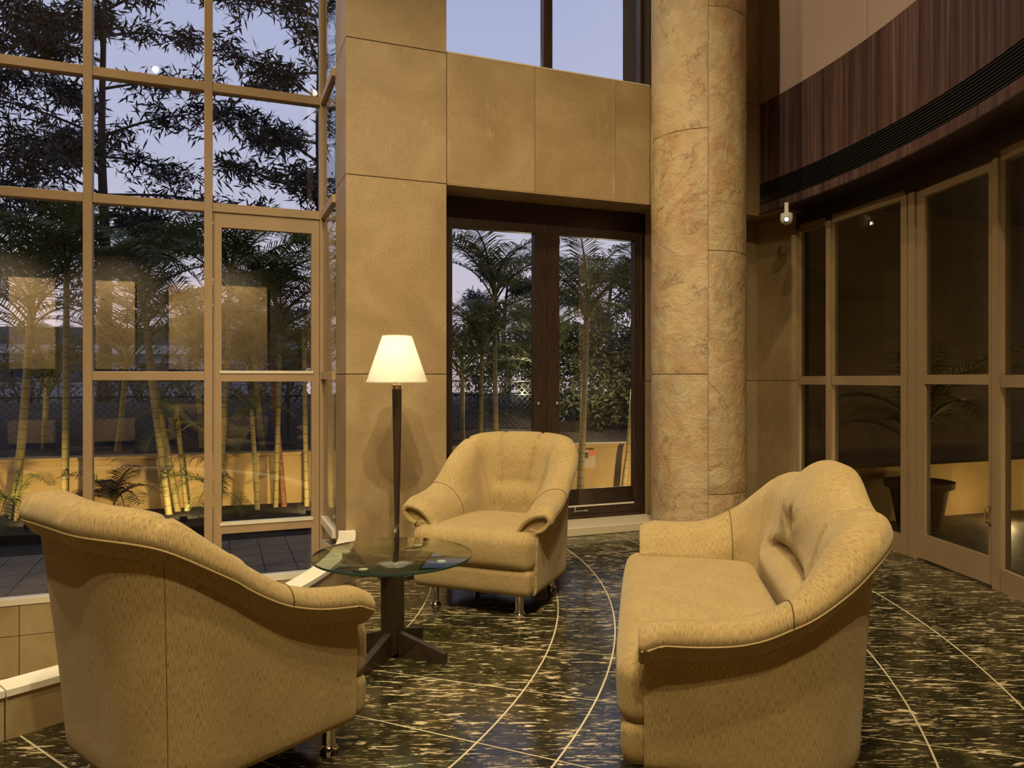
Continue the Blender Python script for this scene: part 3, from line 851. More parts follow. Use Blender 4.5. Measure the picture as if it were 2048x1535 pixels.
    def pad(nm, d0, d1, cap0, cap1):
        n = max(20, int(abs(d1-d0)/0.0105))
        dl = [d0+(d1-d0)*i/n for i in range(n+1)]
        ext = []
        for d in dl: ext.append(d)
        for sgn, flag in ((-1, cap0), (1, cap1)):
            if flag:
                ext += [sgn*(Lh+0.018-0.03*(1-math.cos(q*PI/2/8))) for q in range(0, 8)]
        ext = sorted(set(round(d, 6) for d in ext))
        vs, uvv = [], []
        np_ = None
        for d in ext:
            s = section(d); np_ = len(s); L = 0
            shift = 0.06
            e = Lh-abs(d)
            for i, (o, z) in enumerate(s):
                if i: L += math.hypot(o-s[i-1][0], z-s[i-1][1])
                vs.append(pos(d, o, z)); uvv.append((d, L))
        fs = []
        for i in range(len(ext)-1):
            for j in range(np_-1):
                fs.append((i*np_+j, i*np_+j+1, (i+1)*np_+j+1, (i+1)*np_+j))
        for flag, dd, row in ((cap0, -Lh-0.018, 0), (cap1, Lh+0.018, len(ext)-1)):
            if not flag: continue
            b0 = len(vs)
            for depth in (0.006, 0.03):
                for i, (o, z) in enumerate(section(dd, True)):
                    vs.append(pos(dd*(Lh+0.018-depth)/(Lh+0.018), o, z)); uvv.append((i*0.003, z))
            for j in range(np_-1):
                fs.append((row*np_+j, row*np_+j+1, b0+j+1, b0+j)); fs.append((b0+j, b0+j+1, b0+np_+j+1, b0+np_+j))
            fs.append(tuple(b0+np_+j for j in range(np_)))
        m_ = MB().add(vs, fs)
        return fin(nm, m_, uvv)
    pad('back_pad', -dj, dj, False, False)
    pad('arm_pad', -Lh-0.005, -dj, True, False)
    pad('arm_pad', dj, Lh+0.005, False, True)
    # piping along the outer lip, dark seam below it
    def line(nm, idx, rad, mat, dd, outw=0.0):
        pts = []
        for i in range(151):
            d = -dd+2*dd*i/150
            o, z = section(d)[idx]
            pts.append(pos(d, o+outw, z))
        MB().tube(pts, rad, 6).build(nm, mat, root, True)
    line('piping', 2*PER, 0.0035, 'piping', Lh+0.008)
    for s in (-1, 1):
        sec = section(s*dj)[2*PER:]
        MB().tube([pos(s*dj, o+0.001 if i < len(sec)*0.45 else o-0.0005, z+0.0005) for i, (o, z) in enumerate(sec)], 0.0022, 5).build('seam', 'seam_dark', root, True)
    for s in (-1, 1) if kind == 'chair' else ():
        dd = s*(hb+arc*0.55)
        MB().tube([pos(dd, 0.0005, z_b+0.03+(hcr(dd)-0.14-z_b-0.03)*i/20) for i in range(21)], 0.0011, 4).build('seam', 'seam_dark', root, True)
    # seat cushion and apron
    cw = W-0.015; cy0 = yf-0.085; cy1 = yb-0.165
    ch = 0.225
    def crown(x, y, z):
        ux, uy = x/(cw/2), y/((cy1-cy0)/2)
        if z > 0: z += 0.028*(1-ux*ux)*(1-0.6*uy*uy)*(z/(ch/2))
        if y < 0: y -= 0.018*(1-ux**4)*(1-(z/(ch/2))**2)*(-uy)**3
        return (x, y, z)
    rounded('seat_cushion', (cw, cy1-cy0, ch), 0.062, 'fabric', root, (0, (cy0+cy1)/2, seatz-ch/2), 12, crown)
    az0, az1 = 0.128, seatz-ch+0.02
    def apr(x, y, z):
        if z < 0: x *= 1-0.02*(z/((az1-az0)/2))**2; y = y+0.012*(z/((az1-az0)/2))**2 if y < 0 else y
        return (x, y, z)
    rounded('front_apron', (cw-0.012, yb-rc-cy0-0.008, az1-az0), 0.035, 'fabric', root, (0, (cy0+0.008+yb-rc)/2, (az0+az1)/2), 8, apr)
    leg = MB().lathe([(0.036, 0.0), (0.036, 0.010), (0.027, 0.022), (0.025, 0.03), (0.025, 0.105), (0.034, 0.112), (0.034, 0.134)], 20).mesh('leg', 'chrome', True, math.radians(35))
    for lx, ly in ((-W/2+0.12, yf+0.03), (W/2-0.12, yf+0.03), (-W/2+0.13, yb-0.13), (W/2-0.13, yb-0.13)):
        link('leg', leg, root, (lx, ly, 0))
    root['hull'] = 0; del root['hull']
    return root, pos, section

def gs(x, w): return math.exp(-(x/w)**2)
def chair_groove(d, z, v):
    a = abs(d); g = 0.0
    if a > 0.72: 
        return 0.0
    s1 = 0.095+0.11*max(0, (z-0.62))
    s2 = 0.20+0.42*max(0, (z-0.60))
    g += 0.020*gs(a-s1, 0.010)*smooth01(0.45, 0.6, z)
    g += 0.014*gs(a-s2, 0.010)*smooth01(0.5, 0.7, z)
    m_ = 1-smooth01(0.12, 0.17, a)
    g += 0.030*gs(z-0.70, 0.014)*m_
    g -= 0.022*gs(z-0.61, 0.075)*(1-smooth01(0.10, 0.30, a))
    g -= 0.014*gs(z-0.86, 0.09)*(1-smooth01(0.05, 0.14, a))
    return g
def sofa_groove(d, z, v):
    a = abs(d); g = 0.0
    if a > 0.95: return 0.0
    m_ = 1-smooth01(0.34, 0.46, a)
    g += 0.060*gs(z-(0.675-0.06*(a/0.45)**2), 0.020)*m_
    g -= 0.040*gs(z-0.575, 0.075)*(1-smooth01(0.30, 0.62, a))
    r = math.hypot(d*1.0, z-0.80)
    g += 0.050*gs(r, 0.045)
    ang = math.atan2(z-0.80, d)
    if r < 0.22:
        for q in (0.35, 2.8, -1.57, 1.1, 2.1): 
            da = abs((ang-q+PI) % (2*PI)-PI)
            g += 0.012*gs(da*r, 0.014)*(1-smooth01(0.08, 0.22, r))
    g -= 0.030*gs(z-0.86, 0.10)*(1-smooth01(0.1, 0.36, a))
    for k_, s in enumerate((0.40, 0.55, 0.68)):
        s_ = s+0.16*(z-0.80)
        g += (0.013, 0.009, 0.009)[k_]*gs(a-s_, 0.011)*smooth01(0.50, 0.70, z)
    return g
CH_H = [(0, 1.025), (0.22, 1.018), (0.36, 0.985), (0.50, 0.88), (0.62, 0.785), (0.72, 0.718), (0.82, 0.680), (0.95, 0.658), (1.10, 0.645)]
armchair, cpos, csec = seat('chair', 0.80, -0.34, 0.42, 0.24, CH_H, 0.735, chair_groove, 0.10, 0.03, 0.495,
    'armchair', 'beige fabric tub armchair facing the camera between floor lamp and column', 'armchair')
armchair.location = (-0.10, 4.84, 0); armchair.rotation_euler = (0, 0, math.radians(-22))
chairB = copy_tree(armchair)
chairB.location = (-1.102, 2.762, 0); chairB.rotation_euler = (0, 0, math.radians(141))
chairB['label'] = 'beige fabric tub armchair in the foreground turned away toward the glass table'
armchair['group'] = chairB['group'] = 'matching tub armchairs around the glass table'
SO_H = [(0, 1.055), (0.14, 1.045), (0.30, 0.975), (0.42, 0.945), (0.58, 0.945), (0.70, 0.905), (0.82, 0.815), (0.94, 0.715), (1.06, 0.655), (1.2, 0.635), (1.45, 0.640)]
sofa, spos, ssec = seat('sofa', 1.60, -0.34, 0.38, 0.28, SO_H, 0.955, sofa_groove, 0.07, 0.035, 0.485,
    'sofa', 'beige fabric two seat sofa with humped tufted back beside the column', 'sofa')
sofa.location = (0.897, 3.15, 0); sofa.rotation_euler = (0, 0, math.radians(-99.8))
# the tuft button
sc_ = min(ssec(0.0)[40:], key=lambda q: abs(q[1]-0.80))
bp = spos(0.0, sc_[0]-0.004, sc_[1])
bme = MB().lathe([(0.004, -0.006), (0.014, -0.004), (0.017, 0.0), (0.012, 0.005), (0.003, 0.007)], 14).mesh('button', 'piping', True)
link('button', bme, sofa, bp, (PI/2, 0, 0))

# ------------------------------------------------------------------ round glass table
tb = empty('glass_table', (-0.605, 3.80, 0), math.radians(-20.8)); tag(tb, 'round glass top pedestal table with dark cross feet', 'table')
bevel(MB().box(-0.044, 0.044, -0.044, 0.044, 0.02, 0.485).build('pedestal', 'table_wood', tb), 0.003)
for q in range(4):
    ca, sa = math.cos(q*PI/2), math.sin(q*PI/2)
    def prism(r0, r1, za0, za1, zb0, zb1, w):
        pts = [(r0, -w, za0), (r0, w, za0), (r0, w, za1), (r0, -w, za1), (r1, -w, zb0), (r1, w, zb0), (r1, w, zb1), (r1, -w, zb1)]
        return MB().add([(x*ca-y*sa, x*sa+y*ca, z) for x, y, z in pts], [(0,1,2,3),(7,6,5,4),(0,4,5,1),(1,5,6,2),(2,6,7,3),(3,7,4,0)])
    bevel(prism(0.044, 0.30, 0.0, 0.125, 0.0, 0.05, 0.018).build('foot', 'table_wood', tb), 0.002)
    bevel(prism(0.044, 0.29, 0.43, 0.492, 0.466, 0.492, 0.016).build('support_arm', 'table_wood', tb), 0.002)
    MB().lathe([(0.018, 0.492), (0.022, 0.495), (0.022, 0.502)], 16, (0.275*ca, 0.275*sa)).build('glass_pad', 'white_plastic', tb, True)
gtop = MB().lathe([(0.396, 0.502), (0.400, 0.504), (0.400, 0.512), (0.396, 0.514)], 96).build('glass_top', 'table_glass', tb, True)
MB().lathe([(0.4005, 0.5035), (0.4015, 0.506), (0.4015, 0.510), (0.4005, 0.5125)], 96)
rim = MB(); nR = 96
rim.arcwall((0, 0), 0.3985, 0.4015, 0, 2*PI, 0.503, 0.513, nR).build('glass_rim', 'glass_edge', gtop)

# ------------------------------------------------------------------ floor lamp
lx_, ly_ = pxd(794, 5.35)
lamp = empty('floor_lamp', (lx_, ly_, 0)); tag(lamp, 'floor lamp with cream cone shade and dark tapered pole', 'floor lamp')
MB().lathe([(0.14, 0.0), (0.14, 0.018), (0.03, 0.03), (0.02, 0.045)], 40).build('base', 'table_wood', lamp, True, math.radians(30))
MB().lathe([(0.016, 0.04), (0.0165, 0.30)], 24).build('lower_pole', 'table_wood', lamp, True, math.radians(30))
MB().lathe([(0.017, 0.30), (0.019, 0.31), (0.018, 0.36), (0.017, 0.37)], 24).build('collar', 'chrome', lamp, True, math.radians(30))
MB().lathe([(0.0175, 0.37), (0.036, 1.325)], 28).build('pole', 'table_wood', lamp, True, math.radians(30))
MB().lathe([(0.037, 1.325), (0.037, 1.358), (0.02, 1.362), (0.008, 1.364), (0.008, 1.46)], 28).build('brass_cap', 'brass', lamp, True, math.radians(30))
zs0, zs1, r0_, r1_ = 1.372, 1.708, 0.2185, 0.103
sh = MB(); n_ = 64; prof = [(r0_, zs0), (r1_, zs1), (r1_-0.003, zs1), (r0_-0.003, zs0)]
vs = [(r*math.cos(2*PI*k/n_), r*math.sin(2*PI*k/n_), z) for r, z in prof for k in range(n_)]
sh.add(vs, [(i*n_+k, i*n_+(k+1)%n_, ((i+1)%4)*n_+(k+1)%n_, ((i+1)%4)*n_+k) for i in range(4) for k in range(n_)])
shade = sh.build('lamp_shade', 'lamp_shade_cloth', lamp, True, math.radians(40))
for r, z in ((r0_, zs0+0.004), (r1_, zs1-0.004)):
    MB().arcwall((0, 0), r-0.003, r+0.0015, 0, 2*PI, z-0.004, z+0.004, 64).build('shade_trim', 'lamp_shade_cloth', shade)
MB().lathe([(0.01, 1.455), (0.028, 1.48), (0.03, 1.51), (0.016, 1.54), (0.004, 1.548)], 20).build('bulb', 'bulb', lamp, True)
MB().tube([(0, 0, 1.44), (0.1, 0, 1.44), (0.20, 0, 1.376)], 0.002, 5).build('shade_spider', 'brass', lamp)
bl = bpy.data.lights.new('lamp_bulb_light', 'POINT'); bl.energy = 6; bl.color = (1, 0.92, 0.74); bl.shadow_soft_size = 0.04
blo = bpy.data.objects.new('lamp_bulb_light', bl); COL.objects.link(blo); blo.location = (lx_, ly_, 1.58)

# ------------------------------------------------------------------ garden: paving, bed, wall
GZ = -0.47
pav = wallframe(MB().box(-6.3, 3.2, 1.46, 3.3, GZ-0.1, GZ-0.012).build('garden_paving', 'dark_soil')); tag(pav, 'dark slate paving outside the tall glazing', kind='structure')
pm = MB().box(0.004, 0.301, 0.004, 0.446, -0.012, 0.0).mesh('paver', 'slate_paver')
for i in range(22):
    for j in range(4):
        link('paver', pm, pav, (-6.3+i*0.305, 1.46+j*0.45, GZ))
gw0, gw1 = px(0, 1030, GZ), None
gdir = Vector((0.96, 0.277)).normalized()
gA = math.atan2(gdir.y, gdir.x)
gwo = Vector(px(300, 1016, GZ))
ground = wallframe(MB().box(-60, 60, 1.47, 90, GZ-0.3, GZ-0.13).build('ground', 'dark_soil')); tag(ground, 'dark ground of the garden at dusk', kind='structure')
bed = MB().box(-9, 16, -1.55, 0.3, GZ-0.14, GZ-0.01).build('planting_bed', 'dark_soil'); bed.location = (gwo.x, gwo.y, 0); bed.rotation_euler = (0, 0, gA)
tag(bed, 'dark planting bed at the foot of the garden wall', kind='structure')
gwall = empty('garden_wall', (gwo.x, gwo.y, 0), gA); tag(gwall, 'low ochre garden wall lit by warm light behind the palms', 'wall')
for i in range(13):
    a = -8.6+i*1.87
    bevel(MB().box(a, a+1.862, 0.0, 0.25, GZ-0.02, 0.245).build('wall_section', 'garden_render', gwall), 0.006)
    bevel(MB().box(a, a+1.866, -0.03, 0.28, 0.247, 0.295).build('coping', 'garden_render', gwall), 0.008)
bank = MB(); nb_ = 60
vs, fs = [], []
for j, (yy, zz) in enumerate(((0.25, 0.2), (1.2, 0.35), (2.6, 0.75), (4.0, 0.95), (9.0, 0.8), (30, 0.6))):
    for i in range(nb_+1):
        x = -24+i*50/nb_; vs.append((x, yy, zz+(0.14*noise.noise(Vector((x*0.9, yy, 3))) if 0 < j else 0)))
for j in range(5):
    for i in range(nb_): q0 = j*(nb_+1)+i; fs.append((q0, q0+1, q0+nb_+2, q0+nb_+1))
bank.add(vs, fs); bko = bank.build('garden_bank', 'bank_earth', None, True); bko.location = (gwo.x, gwo.y, 0); bko.rotation_euler = (0, 0, gA)
tag(bko, 'earth bank rising behind the garden wall', kind='structure')
# meter box with an orange notice on the wall
def on_wall(pxx): # distance along the garden wall under a pixel column
    k = (pxx-1024)/FPX
    return (k*gwo.y-gwo.x)/(gdir.x-k*gdir.y)
s_ = on_wall(1174)
mbx = empty('meter_box', (gwo.x+gdir.x*s_, gwo.y+gdir.y*s_, 0), gA); tag(mbx, 'small box with an orange notice on the garden wall', 'meter box')
MB().box(-0.15, 0.13, -0.05, 0.0, -0.10, 0.20).build('case', 'sign_grey', mbx)
MB().box(0.03, 0.12, -0.058, -0.05, 0.10, 0.20).build('notice', 'sign_orange', mbx)
MB().box(-0.11, 0.0, -0.056, -0.05, 0.06, 0.16).build('dial_window', 'black_metal', mbx)
# warm uplights in the bed
UP = [(-6.6, 26), (-4.6, 22), (-2.9, 26), (-1.2, 30), (0.6, 30), (2.2, 26), (5.2, 22), (7.4, 26)]
for i, (a, pw) in enumerate(UP):
    o_ = gwo+gdir*a; q = Vector((-gdir.y, gdir.x)); pp = o_-q*1.15
    u = empty('garden_uplight', (pp.x, pp.y, GZ)); tag(u, 'small black garden uplight in the bed', 'light', 'garden uplights')
    MB().lathe([(0.05, -0.01), (0.05, 0.05), (0.035, 0.06)], 14).build('body', 'black_metal', u)
    MB().lathe([(0.03, 0.058), (0.03, 0.064)], 14).build('lens', 'grey_metal', u)
    l = bpy.data.lights.new('uplight', 'SPOT'); l.energy = pw*2.3; l.color = (1, 0.72, 0.30); l.shadow_soft_size = 0.03; l.spot_size = 2.35; l.spot_blend = 0.75
    lo = bpy.data.objects.new('uplight', l); COL.objects.link(lo); lo.location = (pp.x, pp.y, GZ+0.14); lo.rotation_euler = Vector((q.x, q.y, 0.35)).to_track_quat('-Z', 'Y').to_euler()

# ------------------------------------------------------------------ palms
def frond_mesh(name, L, droop, nl, seed, mat='palm_leaf', lw=0.018, ll=0.42):
    rr = random.Random(seed); mb = MB()
    pts = []; x = z = 0.0; n = 22; e0 = math.radians(70)
    for i in range(n+1):
        u = i/n; pts.append(Vector((x, 0, z))); el = e0-droop*u**1.15
        x += math.cos(el)*L/n; z += math.sin(el)*L/n
    mb.tube(pts, [0.016*(1-0.85*i/n) for i in range(n+1)], 5)
    for k in range(nl):
        u = 0.16+0.84*(k+0.5)/nl
        f = u*n; i = min(int(f), n-1); p = pts[i].lerp(pts[i+1], f-i); tg = (pts[i+1]-pts[i]).normalized()
        upv = tg.cross(Vector((0, 1, 0))); upv = -upv if upv.z < 0 else upv
        for s in (-1, 1):
            l = ll*math.sin(PI*(0.16+0.80*u))**0.8*rr.uniform(0.85, 1.1)
            d = (Vector((0, s, 0))*0.86+tg*rr.uniform(0.42, 0.62)+upv*rr.uniform(0.12, 0.34)).normalized()
            w = lw*rr.uniform(0.8, 1.15)
            sd = d.cross(upv).normalized()*w/2
            a = p; m1 = p+d*l*0.5; tip = p+d*l*0.97-Vector((0, 0, 1))*l*rr.uniform(0.18, 0.40)
            mb.add([a-sd*0.5, a+sd*0.5, m1+sd, m1-sd, tip], [(0, 1, 2, 3), (3, 2, 4)])
    return mb.mesh(name, mat)
FR = [frond_mesh('frond', 1.55, 1.7, 40, 1), frond_mesh('frond', 1.8, 1.9, 44, 2), frond_mesh('frond', 1.35, 2.2, 36, 3), frond_mesh('frond', 1.7, 1.45, 42, 4)]
FRD = frond_mesh('frond', 0.62, 1.5, 22, 9, 'dry_leaf', 0.014, 0.22)
def trunk(name, pts, r0, r1, parent, mat='palm_trunk', n=10):
    pl = catmull(pts, 12); m = len(pl)
    rad = [r0+(r1-r0)*i/(m-1) for i in range(m)]
    mb = MB().tube(pl, rad, n)
    me = mb.mesh(name, mat, True, math.radians(60))
    uvl = me.uv_layers.new(); L = 0; acc = [0]
    for i in range(1, m): L += (Vector(pl[i])-Vector(pl[i-1])).length; acc.append(L)
    for lp in me.loops: 
        vi = lp.vertex_index; uvl.data[lp.index].uv = ((vi % n)/n*0.2, acc[min(vi//n, m-1)])
    return link(name, me, parent), pl[-1], (Vector(pl[-1])-Vector(pl[-3])).normalized()
def in_bed(pxx, off):                     # a spot in the bed, off metres before the garden wall, under a pixel column
    k = (pxx-1024)/FPX; q = Vector((-gdir.y, gdir.x)); o = gwo-q*off
    a = (k*o.y-o.x)/(gdir.x-k*gdir.y)
    return o+gdir*a
def palm(label, xb, yb_, xt, yt, crown_y, nf, seed, sc=1.0, r=0.05, off=None, group='garden palms'):
    rr = random.Random(seed)
    w_ = in_bed(xb, off if off is not None else rr.uniform(0.22, 0.55)); X0, D = w_
    zb_ = GZ-0.01 if (off is None or off > 0) else 0.3
    root = empty('areca_palm', (X0, D, zb_)); tag(root, label, 'palm', group)
    z1 = zat(yt, D)-zb_; dx = (xt-xb)/FPX*D
    zc = zat(crown_y, D)-zb_; k = zc/z1
    by = rr.uniform(-0.15, 0.05)
    tr, top, d = trunk('trunk', [(0, 0, -0.02), (dx*0.5, by*0.3, z1*0.5), (dx, by*0.6, z1), (dx*(1+(k-1)*0.7), by, zc)], r, r*0.72, root, 'red_trunk' if 'reddish brown' in label else 'palm_trunk')
    a0 = rr.uniform(0, 6.28)
    for i in range(nf):
        az = a0+i*2.399+rr.uniform(-0.25, 0.25); tilt = rr.uniform(-0.25, 0.75)*(i/nf)+rr.uniform(-0.1, 0.2)
        link('frond', FR[rr.randrange(4)], root, (top[0], top[1], top[2]-0.035*i), (0, tilt+0.05, az), sc*rr.uniform(0.85, 1.12))
    return root
PALMS = [
    ('tall palm with ringed trunk at the left edge of the garden', 27, 0, 45, 850, 600, 13, 1, 1.2, 0.062),
    ('leaning palm with pale yellow trunk, left one of the crossing pair', 338, 0, 301, 760, 560, 12, 2, 1.2, 0.05),
    ('leaning palm with ringed trunk, right one of the crossing pair', 356, 0, 310, 760, 640, 11, 3, 1.0, 0.05),
    ('short palm with bright lit green fronds beside the crossing pair', 374, 0, 357, 818, 835, 8, 4, 0.55, 0.036),
    ('palm with pale ringed trunk just right of the door mullion', 436, 0, 449, 828, 540, 12, 5, 1.15, 0.050),
    ('short slender palm with drooping frond in the garden door', 515, 0, 503, 825, 830, 7, 6, 0.6, 0.038),
    ('palm with straight thin trunk behind the reddish one', 551, 0, 561, 773, 620, 11, 7, 1.0, 0.040),
    ('palm with reddish brown leaning trunk in the garden door', 568, 0, 546, 773, 560, 12, 8, 1.15, 0.048),
    ('slender palm at the right edge of the garden door', 614, 0, 612, 842, 690, 10, 9, 0.9, 0.042),
    ('tall palm left of the second mullion with dark crown against the sky', 130, 0, 135, 800, 520, 12, 10, 1.2, 0.05),
    ('shorter palm of the two in the left casement', 958, 0, 962, 820, 680, 11, 11, 0.95, 0.04),
    ('taller palm of the two in the left casement', 994, 0, 990, 740, 560, 13, 12, 1.15, 0.045),
    ('palm with the thickest trunk in the right casement', 1160, 0, 1168, 800, 590, 14, 13, 1.2, 0.06),
    ('leaning palm at the right side of the right casement', 1247, 0, 1258, 880, 600, 11, 14, 1.05, 0.05),
    ('palm seen through the narrow glass return beside the pier', 664, 0, 662, 800, 600, 11, 15, 1.0, 0.05),
    ('dark palm behind the wall at the far left', 90, 0, 95, 860, 740, 12, 21, 1.2, 0.05, -1.0),
    ('dark palm behind the wall in the second bay', 235, 0, 240, 850, 690, 12, 22, 1.2, 0.05, -0.9),
    ('dark palm behind the wall in line with the door mullion', 405, 0, 400, 850, 660, 12, 23, 1.2, 0.05, -1.0),
    ('dark palm behind the wall in the middle of the garden door', 525, 0, 520, 850, 700, 12, 24, 1.2, 0.05, -0.9),
    ('dark palm behind the wall by the right edge of the door', 640, 0, 640, 850, 720, 11, 25, 1.2, 0.05, -1.0),
    ('dark low palm behind the wall in the left casement', 925, 0, 925, 850, 720, 12, 26, 1.2, 0.05, -0.9),
    ('dark palm behind the wall in line with the casement stiles', 1085, 0, 1085, 850, 660, 12, 27, 1.2, 0.05, -1.0),
]
for p in PALMS: palm(*p)
# a low lit frond plant at the far left and a dry feathery shrub
def fplant(label, xb, yb_, nf, mesh, sc, seed, name='palm_seedling', tilt=(0.0, 0.7)):
    rr = random.Random(seed); X0, D = in_bed(xb, 0.48)
    root = empty(name, (X0, D, GZ)); tag(root, label, 'plant', 'young plants in the bed')
    MB().tube([(0, 0, -0.02), (0.01, 0, 0.12), (0.02, 0.01, 0.25)], [0.02, 0.018, 0.012], 7).build('stem', 'palm_trunk', root)
    for i in range(nf):
        link('frond', mesh, root, (0.015, 0.005, 0.2), (0, rr.uniform(*tilt), PI+0.35+(PI-0.5)*((i*0.618) % 1.0)), sc*rr.uniform(0.8, 1.15))
fplant('dry feathery shrub left of the crossing palm trunks', 226, 1020, 12, FRD, 1.35, 3, 'feathery_shrub', (-0.1, 0.7))
fplant('young palm with arching lit frond at the far left', 30, 1045, 5, FR[1], 0.62, 5)
fplant('young palm with arching lit fronds left in the casement', 918, 996, 6, FR[0], 0.85, 6)
fplant('young palm with lit fronds in front of the door stile', 430, 1012, 5, FR[2], 0.7, 8)

# ------------------------------------------------------------------ shrubs, trees, fence and building beyond
def leaves(mb, c, n, rad, l, w, rr, up=0.2, flat=1.0):
    for _ in range(n):
        d = Vector((rr.gauss(0, 1), rr.gauss(0, 1), rr.gauss(0, 1)*flat))
        p = Vector(c)+d.normalized()*rad*rr.random()**0.45
        a = Vector((rr.gauss(0, 1), rr.gauss(0, 1), rr.gauss(0, 0.8)-up)).normalized()
        s = a.cross(Vector((rr.gauss(0, 1), rr.gauss(0, 1), rr.gauss(0, 1)))).normalized()*w*rr.uniform(0.7, 1.2)/2
        ll = l*rr.uniform(0.7, 1.2)
        mb.add([p, p+a*ll*0.45+s, p+a*ll, p+a*ll*0.45-s], [(0, 1, 2, 3)])
def bush(label, xpx, D, z0, w, h, n, seed):
    rr = random.Random(seed); X0, Y0_ = pxd(xpx, D)
    root = empty('leafy_bush', (X0, Y0_, z0)); tag(root, label, 'bush', 'bushes behind the garden wall')
    mb = MB()
    for _ in range(int(n/45)):
        c = (rr.gauss(0, w*0.30), rr.gauss(0, w*0.18), h*(0.12+0.85*rr.random()**0.8))
        leaves(mb, c, 45, 0.26, 0.12, 0.05, rr)
    tag(mb.build('foliage', 'bush_leaf', root), kind='stuff')
    for k in range(5):
        a = rr.uniform(0, 6.28); MB().tube([(0, 0, 0), (0.15*w*math.cos(a), 0.1*w*math.sin(a), h*0.4), (0.3*w*math.cos(a), 0.2*w*math.sin(a), h*0.8)], [0.03, 0.02, 0.008], 5).build('branch', 'bark', root)
bush('leafy bush filling the lower right casement', 1200, 14.6, 0.3, 2.2, 2.2, 7000, 1)
bush('leafy bush behind the left casement palms', 1040, 15.2, 0.3, 2.0, 2.1, 5500, 2)
bush('dark bush low behind the wall at the right casement edge', 1290, 15.0, 0.3, 1.9, 1.9, 4000, 3)
bush('dark bush behind the wall near the garden door', 560, 15.5, 0.4, 2.6, 1.7, 1600, 4)
bush('dark bush behind the wall at far left', 60, 15.0, 0.4, 2.6, 1.5, 1500, 5)
bush('low bush behind the wall in the second bay', 300, 15.5, 0.4, 2.6, 1.4, 1400, 6)

for xq, dq in ((1205, 13.4), (1050, 13.9)):
    l = bpy.data.lights.new('bush_lamp', 'POINT'); l.energy = 38; l.color = (1, 0.88, 0.55); l.shadow_soft_size = 0.05
    lo = bpy.data.objects.new('bush_lamp', l); COL.objects.link(lo); lo.location = (*pxd(xq, dq), 1.15)
def tree(label, xpx, D, ztop, spread, seed, nl, zlow, thick=0.16):
    rr = random.Random(seed); X0, Y0_ = pxd(xpx, D)
    root = empty('leafy_tree', (X0, Y0_, 0)); tag(root, label, 'tree', 'dark trees against the sky')
    pts = [(0, 0, -0.3), (0.1, 0, ztop*0.3), (-0.05, 0.1, ztop*0.6), (0.1, 0, ztop*0.95)]
    pl = catmull(pts, 8)
    MB().tube(pl, [thick*(1-0.8*i/(len(pl)-1)) for i in range(len(pl))], 8).build('trunk', 'bark', root, True)
    mb = MB(); br = MB()
    for i in range(nl):
        z = zlow+(ztop-zlow)*(i+0.5)/nl
        f = max(0.0, min(0.999, z/ztop)) * (len(pl)-1); b0 = Vector(pl[int(f)])
        az = i*2.399+rr.uniform(-0.4, 0.4)
        L = spread*(0.45+0.55*math.sin(PI*min(1, (z-zlow)/(ztop-zlow)*0.85+0.12)))*rr.uniform(0.6, 1.1)
        d = Vector((math.cos(az), math.sin(az), rr.uniform(0.05, 0.55)))
        q = [b0, b0+d*L*0.4, b0+d*L*0.8+Vector((0, 0, -0.06*L)), b0+d*L*1.05+Vector((0, 0, -0.12*L))]
        bp_ = catmull([tuple(v) for v in q], 4)
        MB().tube(bp_, [0.035*(1-0.85*k/(len(bp_)-1)) for k in range(len(bp_))], 5).build('branch', 'bark', root)
        for k in range(3, len(bp_)):
            for _ in range(4):
                side = Vector((rr.gauss(0, 1), rr.gauss(0, 1), rr.gauss(0, 0.6))).normalized()*rr.uniform(0.1, 0.55)*L*0.32
                leaves(mb, Vector(bp_[k])+side, 14, 0.22, 0.27, 0.046, rr, 0.25)
    tag(mb.build('foliage', 'tree_leaf', root), kind='stuff')
tree('tall dark tree with trunk behind the second bay', 203, 16.0, 11.0, 3.1, 11, 26, 4.0)
tree('tall dark tree with thick trunk beside the pier', 640, 16.0, 11.5, 2.6, 12, 24, 4.6)
tree('dark tree crown spreading over the left edge', -60, 15.0, 10.0, 3.0, 13, 20, 3.6)
tree('distant pale tree behind the right casement', 1220, 24.0, 5.2, 2.2, 14, 14, 1.6)
tree('distant low tree behind the left casement', 1010, 26.0, 5.0, 2.4, 15, 13, 1.8)
tree('distant low tree behind the garden door', 500, 24.0, 5.0, 2.6, 16, 14, 1.6)

fence = empty('wire_fence', (gwo.x, gwo.y, 0), gA); tag(fence, 'thin chain link fence behind the garden wall', 'fence')
fm = MB(); yF = 1.5; z0, z1 = 0.15, 1.35
for i in range(170):
    a = -9+i*0.11
    for s in (-1, 1):
        p = Vector((a if s > 0 else a+1.2, yF, z0)); q = Vector((a+1.2 if s > 0 else a, yF, z1))
        fm.bar(p, q, 0.006, 0.006, (0, 1, 0))
tag(fm.build('wire_mesh', 'black_metal', fence), kind='stuff')
for i in range(8):
    MB().lathe([(0.03, 0.1), (0.03, 1.45)], 8, (-8.5+i*2.6, yF)).build('post', 'black_metal', fence)
for z in (1.36, 1.1):
    MB().tube([(-9, yF, z), (10.5, yF, z)], 0.012, 5).build('top_wire', 'black_metal', fence)

